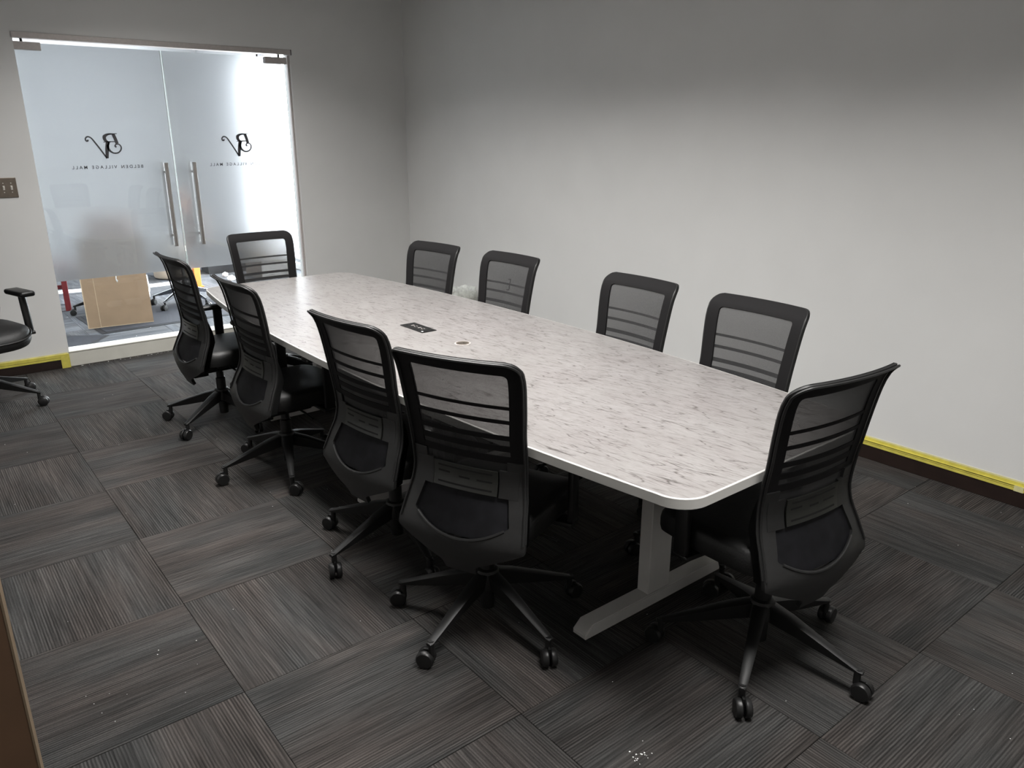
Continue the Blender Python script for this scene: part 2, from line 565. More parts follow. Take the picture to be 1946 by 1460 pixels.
def lay_tiles(parent, x0, x1, y0, y1, mat='carpet'):
    i0, i1 = math.floor((x0 - GX) / TS), math.ceil((x1 - GX) / TS)
    j0, j1 = math.floor((y0 - GY) / TS), math.ceil((y1 - GY) / TS)
    for i in range(i0, i1):
        for j in range(j0, j1):
            xa, xb = max(x0, GX + i * TS), min(x1, GX + (i + 1) * TS)
            ya, yb = max(y0, GY + j * TS), min(y1, GY + (j + 1) * TS)
            if xb - xa < 0.01 or yb - ya < 0.01: continue
            g = 0.0006
            full = (xb - xa > TS - 1e-4) and (yb - ya > TS - 1e-4)
            rot = ((i + j) % 2 == 1)
            dz = random.uniform(-0.0006, 0.0)
            if full:
                if mat not in tile_mesh:
                    h = TS / 2 - g
                    o = obj('carpet_tile', bx(-h, h, -h, h, -0.007, 0.0, bev=0.0012, seg=1), mat, parent)
                    tile_mesh[mat] = o.data
                else:
                    o = bpy.data.objects.new('carpet_tile', tile_mesh[mat]); C.objects.link(o); o.parent = parent
                o.location = ((xa + xb) / 2, (ya + yb) / 2, dz)
                o.rotation_euler.z = R(90) * (1 if rot else 0) + R(180) * random.randint(0, 1)
            else:
                hx, hy = (xb - xa) / 2 - g, (yb - ya) / 2 - g
                if rot: hx, hy = hy, hx
                o = obj('carpet_tile', bx(-hx, hx, -hy, hy, -0.007, 0.0, bev=0.0012, seg=1), mat, parent)
                o.location = ((xa + xb) / 2, (ya + yb) / 2, dz)
                o.rotation_euler.z = R(90) if rot else 0


lay_tiles(floor, XL, XR, YB, YD)

# baseboards: dark vinyl cove, yellow tape along its top
def baseboard(name, x0, x1, y0, y1, inward):
    bm = bmesh.new()
    box(bm, x0, x1, y0, y1, 0.0, 0.098, bev=0.002, seg=1)
    return struct(name, bm, 'base', 'dark brown vinyl baseboard along the ' + inward)


baseboard('baseboard_right', XR - 0.012, XR, YB, YD, 'right wall')
baseboard('baseboard_far', XL, DX0 - 0.012, YD - 0.012, YD, 'wall left of the glass doors')
baseboard('baseboard_corner', DX1 + 0.01, XR - 0.012, YD - 0.012, YD, 'wall between glass doors and corner')
baseboard('baseboard_left', XL, XL + 0.012, 1.32, YD - 0.012, 'left wall')

# yellow masking tape, a thing of its own on each run
def tape_run(name, label, pieces):
    bm = bmesh.new()
    for p in pieces:
        box(bm, *p[:6], mat=p[6])
    tag(obj(name, bm, ['tape', 'tape_thin']), label, 'masking tape')


e = 0.0125
tape_run('masking_tape', 'long strip of yellow masking tape along the right wall baseboard', [
    (XR - 0.0165, XR - 0.0125, YB + 0.01, YD - 0.02, 0.078, 0.090, 0),
    (XR - 0.0150, XR - 0.0125, YB + 0.01, YD - 0.02, 0.0925, 0.1015, 0),
    (XR - 0.0150, XR - 0.0005, YB + 0.01, YD - 0.02, 0.0985, 0.1030, 0),
    (XR - 0.0040, XR - 0.0005, YB + 0.01, YD - 0.02, 0.1030, 0.117, 0),
    (XR - 0.0030, XR - 0.0005, YB + 0.01, YD - 0.02, 0.117, 0.1245, 1),
    (XR - 0.0172, XR - 0.0160, 1.06, 1.10, 0.076, 0.104, 1)])
tape_run('masking_tape', 'yellow masking tape along baseboard left of the glass doors, turned down at its end', [
    (XL + 0.02, DX0 - 0.012, YD - 0.0165, YD - 0.0125, 0.066, 0.080, 0),
    (XL + 0.02, DX0 - 0.012, YD - 0.0150, YD - 0.0125, 0.0825, 0.0985, 0),
    (XL + 0.02, DX0 - 0.008, YD - 0.0150, YD - 0.0005, 0.0985, 0.1030, 0),
    (XL + 0.02, DX0 - 0.006, YD - 0.0030, YD - 0.0005, 0.103, 0.112, 1),
    (DX0 - 0.058, DX0 - 0.012, YD - 0.0185, YD - 0.0165, 0.0, 0.1035, 0),
    (DX0 - 0.012, DX0 - 0.0005, YD - 0.0185, YD - 0.0005, 0.0, 0.1035, 0)])

# white sill under the doors
bm = bmesh.new()
box(bm, DX0, DX1, YD - 0.004, YD + WT + 0.01, 0.0, 0.106, bev=0.003, seg=1)
box(bm, DX0, DX1, YD - 0.008, YD + WT + 0.01, 0.106, 0.116, bev=0.003, seg=1)
struct('trim_1', bm, 'sill', 'cream painted sill under the glass doors')
# debris crumbs of plaster left along the sill
# ------------------------------------------------------------------ glass doors
GYA, GYB = YD + 0.030, YD + 0.042
# head rail
rail = empty('door_head_rail', ((DX0 + DX1) / 2, YD, 2.25))
tag(rail, 'brushed nickel header rail above both frosted glass doors', 'rail')
hw = (DX1 - DX0) / 2
obj('rail_body', bx(-hw, hw + 0.001, -0.012, 0.075, 0.006, 0.043, bev=0.002, seg=1), 'nickel', rail)
obj('rail_end_cap', bx(hw + 0.001, hw + 0.006, -0.013, 0.076, 0.004, 0.044), 'black', rail)
XM = 1.833


def swoosh(bm, pts, widths, ox, oz, sc, y):
    """Ribbon lettering stroke in the plane of the glass."""
    P = [Vector((ox + p[0] * sc, 0, oz + p[1] * sc)) for p in pts]
    # resample by Catmull-Rom
    fine, fw = [], []
    n = len(P)
    for i in range(n - 1):
        p0, p1, p2, p3 = P[max(i - 1, 0)], P[i], P[i + 1], P[min(i + 2, n - 1)]
        for k in range(6):
            t = k / 6
            q = 0.5 * ((2 * p1) + (p2 - p0) * t + (2 * p0 - 5 * p1 + 4 * p2 - p3) * t * t + (3 * p1 - p0 - 3 * p2 + p3) * t ** 3)
            fine.append(q); fw.append(widths[i] + (widths[i + 1] - widths[i]) * t)
    fine.append(P[-1]); fw.append(widths[-1])
    L = []
    for i, p in enumerate(fine):
        t = fine[min(i + 1, len(fine) - 1)] - fine[max(i - 1, 0)]
        if t.length < 1e-9: t = Vector((1, 0, 0))
        t.normalize()
        s = Vector((-t.z, 0, t.x)) * fw[i] * sc * 0.62
        L.append([(p + s), (p - s)])
    for (a, b), (c, d) in zip(L, L[1:]):
        qa = [bm.verts.new((v.x, y, v.z)) for v in (a, b, d, c)]
        qb = [bm.verts.new((v.x, y + 0.0006, v.z)) for v in (a, b, d, c)]
        bm.faces.new(qa); bm.faces.new(qb[::-1])
        for k in range(4):
            bm.faces.new((qa[k], qa[(k + 1) % 4], qb[(k + 1) % 4], qb[k]))


def emblem_bm(ox, oz, sc, y):
    # coordinates as seen from inside the room (mirror-reversed letters), unit = emblem height
    bm = bmesh.new()
    W = 0.035
    # B: serif, thick stem, upper bowl
    swoosh(bm, [(0.16, 0.98), (0.33, 0.985), (0.55, 1.0)], [0.02, 0.03, 0.02], ox, oz, sc, y)
    swoosh(bm, [(0.40, 0.97), (0.46, 0.78), (0.50, 0.60)], [0.105, 0.105, 0.105], ox, oz, sc, y)
    swoosh(bm, [(0.42, 0.985), (0.20, 0.97), (0.05, 0.88), (0.06, 0.74), (0.16, 0.67), (0.26, 0.665)], [0.03, 0.06, 0.11, 0.10, 0.05, 0.03], ox, oz, sc, y)
    swoosh(bm, [(-0.02, 0.655), (0.15, 0.672), (0.42, 0.675)], [0.02, 0.03, 0.03], ox, oz, sc, y)
    # lower swirl of the B
    swoosh(bm, [(0.20, 0.64), (0.13, 0.50), (0.16, 0.34), (0.30, 0.22), (0.48, 0.22), (0.61, 0.33), (0.64, 0.47), (0.56, 0.57), (0.45, 0.56), (0.41, 0.49), (0.46, 0.455)],
           [0.05, 0.08, 0.075, 0.05, 0.045, 0.045, 0.045, 0.04, 0.04, 0.05, 0.06], ox, oz, sc, y)
    # V: thick stroke then hairline that curls
    swoosh(bm, [(0.14, 0.655), (0.08, 0.36), (0.035, 0.01)], [0.115, 0.115, 0.09], ox, oz, sc, y)
    swoosh(bm, [(0.03, 0.0), (-0.16, 0.34), (-0.34, 0.64), (-0.46, 0.82), (-0.59, 0.875), (-0.68, 0.80), (-0.66, 0.71), (-0.60, 0.715), (-0.60, 0.76)],
           [0.05, 0.05, 0.05, 0.045, 0.045, 0.045, 0.05, 0.055, 0.04], ox, oz, sc, y)
    return bm


def text_part(body, width, x, z, y, parent, mirrored=True):
    cu = bpy.data.curves.new('lettering', 'FONT')
    cu.body = body
    cu.align_x = 'CENTER'
    cu.space_character = 1.55
    cu.space_word = 1.2
    cu.offset = 0.012
    cu.extrude = 0.0004
    t = bpy.data.objects.new('lettering_source', cu)
    C.objects.link(t)
    bpy.context.view_layer.update()
    dg = bpy.context.evaluated_depsgraph_get()
    me = bpy.data.meshes.new_from_object(t.evaluated_get(dg))
    xs = [v.co.x for v in me.vertices]
    w = max(xs) - min(xs); cx = (max(xs) + min(xs)) / 2
    s = width / w
    for v in me.vertices:
        px, py, pz = (v.co.x - cx) * s, v.co.y * s, v.co.z
        v.co = Vector((-px if mirrored else px, pz, py)) + Vector((x, y, z))
    if mirrored: me.flip_normals()
    me.materials.clear(); me.materials.append(M['vinyl'])
    C.objects.unlink(t); bpy.data.objects.remove(t)
    o = bpy.data.objects.new('lettering', me); C.objects.link(o); o.parent = parent
    o['label'] = 'mirror-reversed small grey capitals'
    return o


def glass_door(n, x0, x1, hinge_left, label):
    d = empty('door_%d' % n, (x0, YD, 0))
    d['kind'] = 'structure'; d['label'] = label
    w = x1 - x0
    y0, y1 = GYA - YD, GYB - YD
    zf = 0.628
    ztop = 2.232
    # glass: clear foot, frosted above
    pane = obj('glass_pane', bx(0, w, y0, y1, 0.118, ztop), 'clear', d)
    fl, fr = (0.004, w - 0.004) if hinge_left else (0.004, w - 0.035)
    bmf = bmesh.new()
    bmf.faces.new([bmf.verts.new(p) for p in ((fl, y1 + 0.0005, zf), (fr, y1 + 0.0005, zf), (fr, y1 + 0.0005, ztop), (fl, y1 + 0.0005, ztop))])
    fo = obj('frosted_film', bmf, 'frost', pane)
    fo['label'] = 'frosted film with a clear foot left below'
    ex = (w - 0.004, w) if hinge_left else (0, 0.004)
    obj('glass_edge', bx(ex[0], ex[1], y0 - 0.0005, y1 + 0.0005, 0.118, ztop), 'glass_edge', d)
    # patch hinge on top
    hx0, hx1 = (0.0, 0.162) if hinge_left else (w - 0.178, w - 0.002)
    hb = obj('patch_fitting', bx(hx0, hx1, y0 - 0.018, y1 + 0.018, 2.186, 2.236, bev=0.002, seg=1), 'nickel', d)
    px = 0.055 if hinge_left else w - 0.058
    bmp = bmesh.new(); cyl(bmp, (px, (y0 + y1) / 2, 2.236), (px, (y0 + y1) / 2, 2.258), 0.009, n=12)
    obj('pivot_pin', bmp, 'black', hb)
    # bar handle, inside and outside
    hx = w - 0.075 if hinge_left else 0.125
    for side, sgn in (('in', -1), ('out', 1)):
        yb = (y0 - 0.055) if sgn < 0 else (y1 + 0.055)
        bm = bmesh.new()
        cyl(bm, (hx, yb, 0.822), (hx, yb, 1.445), 0.0145, n=20)
        h = obj('pull_bar', bm, 'steel', d, smooth=True)
        for zz in (0.90, 1.375):
            bm = bmesh.new()
            cyl(bm, (hx, yb, zz), (hx, y0 if sgn < 0 else y1, zz), 0.008, n=12)
            obj('stand_off', bm, 'steel', h, smooth=True)
    # emblem and name, seen from behind
    cx = (1.3665 - x0) if hinge_left else (2.335 - x0)
    e = obj('emblem', emblem_bm(cx - 0.005, 1.482, 0.172, y0 - 0.0009), 'vinyl', d)
    e['label'] = 'mirror-reversed grey monogram with curled strokes'
    text_part('BELDEN VILLAGE MALL', 0.475, cx, 1.412, y0 - 0.0006, d)
    return d


glass_door(1, DX0 + 0.004, XM - 0.003, True, 'left frosted glass door with grey mirrored lettering and bar handle')
glass_door(2, XM + 0.003, DX1 - 0.028, False, 'right frosted glass door, brightly backlit at its outer edge')
# jamb channel at the right
bm = bmesh.new()
box(bm, DX1 - 0.020, DX1 - 0.004, YD + 0.02, YD + 0.055, 0.116, 2.25, bev=0.002, seg=1)
struct('trim_2', bm, 'nickel', 'slim metal jamb strip right of the glass doors')
bm = bmesh.new()
box(bm, DX0, DX0 + 0.006, YD, YD + WT, 0.116, DZ); box(bm, DX1 - 0.004, DX1, YD, YD + WT, 0.116, DZ)
struct('trim_3', bm, 'wall', 'painted reveal of the door opening')

# switch plate
sw = empty('light_switch', (0.69, YD, 1.303))
tag(sw, 'bronze-toned metal switch plate with toggles, left of the glass doors', 'light switch')
obj('plate', bx(-0.082, 0.079, -0.007, 0.0, -0.066, 0.066, bev=0.003, seg=2), 'brass_plate', sw)
for k in (-0.046, 0.0, 0.046):
    bm = bmesh.new()
    box(bm, k - 0.006, k + 0.006, -0.0085, -0.006, -0.014, 0.014)
    box(bm, k - 0.0045, k + 0.0045, -0.020, -0.007, -0.002, 0.010, bev=0.001, seg=1)
    obj('toggle', bm, 'ivory', sw)
    for s in (-0.030, 0.030):
        bm = bmesh.new(); cyl(bm, (k, -0.0085, s), (k, -0.006, s), 0.0034, n=10)
        obj('screw', bm, 'ivory', sw)

# open brown door leaf close by on the left
leaf = empty('door_3', (0.0, 0.0, 0.0))
leaf['kind'] = 'structure'; leaf['label'] = 'open brown wooden door leaf at the near left edge'
ed = 1.20
bm = bmesh.new()
a = Vector((0.0262 * ed, ed)); a2 = Vector((0.0285 * (ed + 0.044), ed + 0.044))
prism(bm, [(XL + 0.02, ed + 0.0), (a.x - 0.004, ed), (a2.x - 0.006, ed + 0.044), (XL + 0.02, ed + 0.044)], 0.012, 2.05)
obj('leaf_panel', bm, 'wood_door', leaf)
bm = bmesh.new()
prism(bm, [(a.x - 0.0039, ed - 0.0005), (a.x - 0.001, ed - 0.0005), (a2.x, ed + 0.044), (a2.x - 0.0059, ed + 0.044)], 0.012, 2.05)
obj('leaf_edge', bm, 'door_edge', leaf)
for z in (0.25, 1.05, 1.85):
    bm = bmesh.new(); cyl(bm, (XL + 0.012, ed + 0.022, z - 0.05), (XL + 0.012, ed + 0.022, z + 0.05), 0.008, n=10)
    obj('hinge', bm, 'nickel', leaf)

# ------------------------------------------------------------------ ceiling lights
for i, (lx, ly, pw) in enumerate(TROFFERS):
    t = empty('ceiling_light', (lx, ly, ZC))
    tag(t, 'recessed ceiling light panel above the %s of the table' % ('near end', 'middle', 'far end')[i], 'ceiling light')
    bm = bmesh.new()
    for s in (-1, 1):
        box(bm, s * 0.30 - 0.012, s * 0.30 + 0.012, -0.61, 0.61, -0.016, 0.0)
        box(bm, -0.288, 0.288, s * 0.60 - 0.012, s * 0.60 + 0.012, -0.016, 0.0)
    obj('frame', bm, 'lamp_frame', t)
    obj('lens', bx(-0.288, 0.288, -0.588, 0.588, -0.004, 0.0), 'lamp_lens', t)
    ld = bpy.data.lights.new('troffer_lamp', 'AREA')
    ld.shape = 'RECTANGLE'; ld.size = 0.56; ld.size_y = 1.15
    ld.energy = pw; ld.color = (1.0, 0.978, 0.952); ld.spread = TROFFER_SPREAD
    lo = bpy.data.objects.new('troffer_lamp', ld); C.objects.link(lo)
    lo.parent = t; lo.location = (0, 0, -0.02)

# ------------------------------------------------------------------ conference table
TX, TY = 1.975, 3.04
TH, TT = 0.735, 0.032
HL = 1.905


def half_w(y):
    t = abs(y) / HL
    return 0.624 - 0.143 * t ** 2.2


def table_outline(inset=0.0):
    pts = []
    rc = 0.095 - inset
    N = 36
    side = []
    yend = HL - inset
    ycut = yend - rc
    for i in range(N + 1):
        y = -ycut + 2 * ycut * i / N
        side.append((half_w(y) - inset, y))
    # right side upwards
    pts += side
    xe = side[-1][0]
    for k in range(1, 9):
        a = k / 9 * math.pi / 2
        pts.append((xe - rc + rc * math.cos(a) - 0.006 * k / 9, ycut + rc * math.sin(a)))
    xs = pts[-1][0]
    for k in range(0, 9):
        x = xs - 2 * xs * k / 8
        pts.append((x, yend + 0.006 * (1 - (x / xs) ** 2)))
    left = []
    for k in range(1, 9):
        a = math.pi / 2 + k / 9 * math.pi / 2
        left.append((-(xe - rc) + rc * math.cos(a) + 0.006 * (9 - k) / 9, ycut + rc * math.sin(a)))
    pts += left
    pts += [(-x, y) for x, y in reversed(side)]
    xe = side[0][0]
    for k in range(1, 9):
        a = math.pi + k / 9 * math.pi / 2
        pts.append((-(xe - rc) + rc * math.cos(a), -ycut + rc * math.sin(a)))
    for k in range(0, 9):
        x = -(xe - rc) + 2 * (xe - rc) * k / 8
        pts.append((x, -yend))
    for k in range(1, 9):
        a = 1.5 * math.pi + k / 9 * math.pi / 2
        pts.append(((xe - rc) + rc * math.cos(a), -ycut + rc * math.sin(a)))
    out = []
    for p in pts:
        if not out or (Vector(p) - Vector(out[-1])).length > 1e-4: out.append(p)
    if (Vector(out[0]) - Vector(out[-1])).length < 1e-4: out.pop()
    return out


table = empty('conference_table', (TX, TY, 0))
tag(table, 'long boat-shaped conference table with streaked light grey top', 'table')
ol = table_outline()
il = table_outline(0.004)
bm = bmesh.new()
prism(bm, il, TH - TT + 0.002, TH)
obj('tabletop', bm, 'laminate', table)
bm = bmesh.new()
sec = [(0.0045, TH - TT), (0.0015, TH - TT), (-0.0, TH - TT + 0.0015), (-0.0, TH - 0.002), (0.0022, TH + 0.0004), (0.0045, TH + 0.0004)]
rings = []
outl = {s: table_outline(s) for s, _ in sec}
npt = min(len(v) for v in outl.values())
for s, z in sec:
    rings.append([bm.verts.new((x, y, z)) for x, y in outl[s][:npt]])
for a, b in zip(rings, rings[1:]):
    for i in range(npt):
        bm.faces.new((a[i], a[(i + 1) % npt], b[(i + 1) % npt], b[i]))
obj('edge_band', bm, 'edge', table, smooth=True, sharp=22)

for ly in (1.63, 3.0, 4.35):
    y = ly - TY
    # foot bar with sloped ends, then post, then top bracket
    bm = bmesh.new()
    L = 0.48 if ly == 3.0 else 0.375
    prof = [(-L, 0.004), (-L, 0.022), (-L + 0.035, 0.052), (L - 0.035, 0.052), (L, 0.022), (L, 0.004)]
    a = [bm.verts.new((x, y - 0.032, z)) for x, z in prof]
    b = [bm.verts.new((x, y + 0.032, z)) for x, z in prof]
    bm.faces.new(a); bm.faces.new(b[::-1])
    for i in range(6):
        bm.faces.new((a[i], b[i], b[(i + 1) % 6], a[(i + 1) % 6]))
    bmesh.ops.bevel(bm, geom=bm.edges[:], offset=0.003, segments=2, affect='EDGES')
    leg = obj('table_leg', bm, 'leg', table, smooth=True)
    obj('post', bx(-0.058, 0.058, y - 0.027, y + 0.027, 0.052, TH - TT - 0.03, bev=0.003, seg=1), 'leg', leg)
    obj('top_bracket', bx(-0.33, 0.33, y - 0.03, y + 0.03, TH - TT - 0.03, TH - TT - 0.0005, bev=0.003, seg=1), 'leg', leg)
    for s in (-1, 1):
        bm = bmesh.new(); cyl(bm, (s * (L - 0.05), y, 0.0), (s * (L - 0.05), y, 0.006), 0.018, n=12)
        obj('glide', bm, 'rubber', leg)

pm = empty('power_module', (1.975, 3.212, TH))
tag(pm, 'black rectangular power module set in the tabletop', 'power module')
obj('cover_plate', bx(-0.042, 0.042, -0.103, 0.103, 0.0, 0.004, bev=0.0015, seg=2), 'black', pm)
obj('socket_panel', bx(-0.022, 0.022, -0.075, 0.075, 0.004, 0.0048), 'trim', pm)
for k, yy in enumerate((-0.045, -0.012, 0.021, 0.050)):
    bm = bmesh.new()
    if k in (0, 2):
        for s in (-1, 1):
            box(bm, s * 0.007 - 0.0015, s * 0.007 + 0.0015, yy - 0.006, yy + 0.006, 0.0048, 0.0052)
        cyl(bm, (0, yy + 0.013, 0.0048), (0, yy + 0.013, 0.0052), 0.003, n=8)
    else:
        box(bm, -0.009, 0.009, yy - 0.003, yy + 0.003, 0.0048, 0.0053)
    obj('socket', bm, 'nickel', pm)
obj('sticker', bx(-0.034, -0.026, -0.092, -0.080, 0.004, 0.0044), 'white', pm)
gm = empty('cable_grommet', (1.975, 2.830, TH))
tag(gm, 'round dark metal cable grommet set in the tabletop', 'grommet')
bm = bmesh.new(); lathe(bm, [(0.0375, 0.0), (0.0375, 0.002), (0.034, 0.0032), (0.031, 0.0024), (0.0, 0.0024)], n=32)
obj('ring', bm, 'nickel', gm, smooth=True)
bm = bmesh.new(); cyl(bm, (0, 0, 0.0005), (0, 0, 0.0029), 0.0305, n=32)
obj('lid', bm, 'brass_plate', gm)
bm = bmesh.new(); box(bm, -0.030, 0.030, -0.0012, 0.0012, 0.0029, 0.0033); box(bm, -0.0012, 0.0012, -0.030, 0.0, 0.0029, 0.0033)
obj('lid_seam', bm, 'black', gm)

# ------------------------------------------------------------------ mesh-back task chair
ZT = 1.009
PROF = sorted([(1.009, -0.208), (0.992, -0.189), (0.972, -0.173), (0.93, -0.157), (0.853, -0.141), (0.805, -0.133), (0.748, -0.124),
               (0.68, -0.112), (0.60, -0.105), (0.55, -0.113), (0.48, -0.145), (0.39, -0.176), (0.33, -0.168), (0.27, -0.145)])
WID = sorted([(1.009, 0.222), (0.96, 0.222), (0.85, 0.216), (0.748, 0.209), (0.66, 0.207), (0.60, 0.206), (0.52, 0.217), (0.45, 0.230), (0.400, 0.236), (0.390, 0.235), (0.384, 0.226),
              (0.345, 0.146), (0.318, 0.090), (0.308, 0.070), (0.300, 0.062), (0.27, 0.056)])
RC = 0.036


def wid(z):
    w = interp(WID, z)
    if z > ZT - RC:
        t = z - (ZT - RC)
        w -= RC - math.sqrt(max(0.0, RC * RC - t * t))
    return w


def bpt(y, z, off=0.0):
    """Point of the backrest surface; off moves it towards the sitter."""
    return Vector((interp(PROF, z) - 0.026 * (1 - min(1.0, (y / 0.226) ** 2)) + off, y, z))


def patch(bm, zs, lo, hi, n, off=0.0, mat=0):
    rows = []
    for z in zs:
        a, b = lo(z), hi(z)
        rows.append([bm.verts.new(bpt(a + (b - a) * k / n, z, off)) for k in range(n + 1)])
    for r0, r1 in zip(rows, rows[1:]):
        for k in range(n):
            vs4 = (r0[k], r0[k + 1], r1[k + 1], r1[k])
            if len({tuple(round(c, 6) for c in v.co) for v in vs4}) < 3: continue
            f = bm.faces.new(vs4); f.material_index = mat


def lin(a, b, n): return [a + (b - a) * i / n for i in range(n + 1)]


def close(bm, th):
    bmesh.ops.remove_doubles(bm, verts=bm.verts[:], dist=1e-5)
    bmesh.ops.dissolve_degenerate(bm, edges=bm.edges[:], dist=1e-6)
    bmesh.ops.recalc_face_normals(bm, faces=bm.faces[:])
    # make normals face the back (-x)
    s = sum(f.normal.x * f.calc_area() for f in bm.faces)
    if s > 0:
        bmesh.ops.reverse_faces(bm, faces=bm.faces[:])
    bmesh.ops.solidify(bm, geom=bm.faces[:], thickness=th)


ZW = 0.963   # top of the see-through window


def inner(z):
    w = interp(WID, z) - 0.048
    if z > ZW - 0.014:
        t = (z - (ZW - 0.014)) / 0.014
        w -= 0.014 * (1 - math.sqrt(max(0, 1 - t * t)))
    return w


def uwin(z):
    """Half width of the lower window of the shell."""
    top, bot = 0.462, 0.402
    if z >= top: return interp(WID, z) - (0.052 + 0.006 * min(1, (z - top) / 0.1))
    t = (z - bot) / (top - bot)
    return (interp(WID, top) - 0.052) * math.sqrt(max(0.0, t))


def rounded_seat_bm():
    bm = bmesh.new()
    # superellipse cushion in plan, domed top, waterfall front
    n, rows = 40, []
    def plan(a, k):
        c, s = math.cos(a), math.sin(a)
        e = 2 / 5.0
        px = math.copysign(abs(c) ** e, c); py = math.copysign(abs(s) ** e, s)
        return 0.075 + 0.232 * k * px, 0.243 * k * py * (1.0 - 0.04 * (px < 0))
    lev = [(0.90, 0.392), (0.985, 0.398), (1.0, 0.415), (1.0, 0.442), (0.985, 0.462), (0.94, 0.474), (0.80, 0.478), (0.5, 0.477), (0.2, 0.475)]
    for k, z in lev:
        ring = []
        for i in range(n):
            x, y = plan(2 * math.pi * i / n, k)
            dz = -0.030 * max(0, (x - 0.19) / 0.12) ** 2
            ring.append(bm.verts.new((x, y, z + dz)))
        rows.append(ring)
    for a, b in zip(rows, rows[1:]):
        for i in range(n):
            bm.faces.new((a[i], a[(i + 1) % n], b[(i + 1) % n], b[i]))
    bm.faces.new(rows[0]); bm.faces.new(rows[-1])
    return bm


def caster_bm():
    """Twin wheel caster hanging under its stem, wheel axle trailing the stem."""
    bm = bmesh.new()
    tr = 0.020
    for s in (-1, 1):
        y0 = s * 0.004
        y1 = s * 0.024
        prof = [(0.0, y0), (0.027, y0), (0.030, y0 + s * 0.003), (0.030, y1 - s * 0.005), (0.026, y1), (0.020, y1 + s * 0.0005), (0.0, y1 - s * 0.001)]
        lathe(bm, prof[1:-1], n=22, centre=(tr, 0, 0.030), axis='Y')
    # fork hood and stem
    box(bm, tr - 0.028, tr + 0.006, -0.0035, 0.0035, 0.022, 0.064)
    cyl(bm, (0, 0, 0.045), (0, 0, 0.098), 0.011, n=12)
    return bm


def base_leg_bm():
    bm = bmesh.new()
    st = [(0.028, 0.024, 0.196, 0.134), (0.10, 0.022, 0.178, 0.122), (0.20, 0.018, 0.143, 0.103), (0.29, 0.0145, 0.110, 0.088), (0.326, 0.013, 0.097, 0.083), (0.338, 0.009, 0.094, 0.084)]
    rings = []
    for x, hw_, zt, zb in st:
        sec = [(-hw_, zt - 0.004), (-hw_ * 0.6, zt), (hw_ * 0.6, zt), (hw_, zt - 0.004), (hw_ * 0.62, zb), (-hw_ * 0.62, zb)]
        rings.append([bm.verts.new((x, y, z)) for y, z in sec])
    for a, b in zip(rings, rings[1:]):
        for i in range(6):
            bm.faces.new((a[i], a[(i + 1) % 6], b[(i + 1) % 6], b[i]))
    bm.faces.new(rings[0]); bm.faces.new(rings[-1])
    return bm


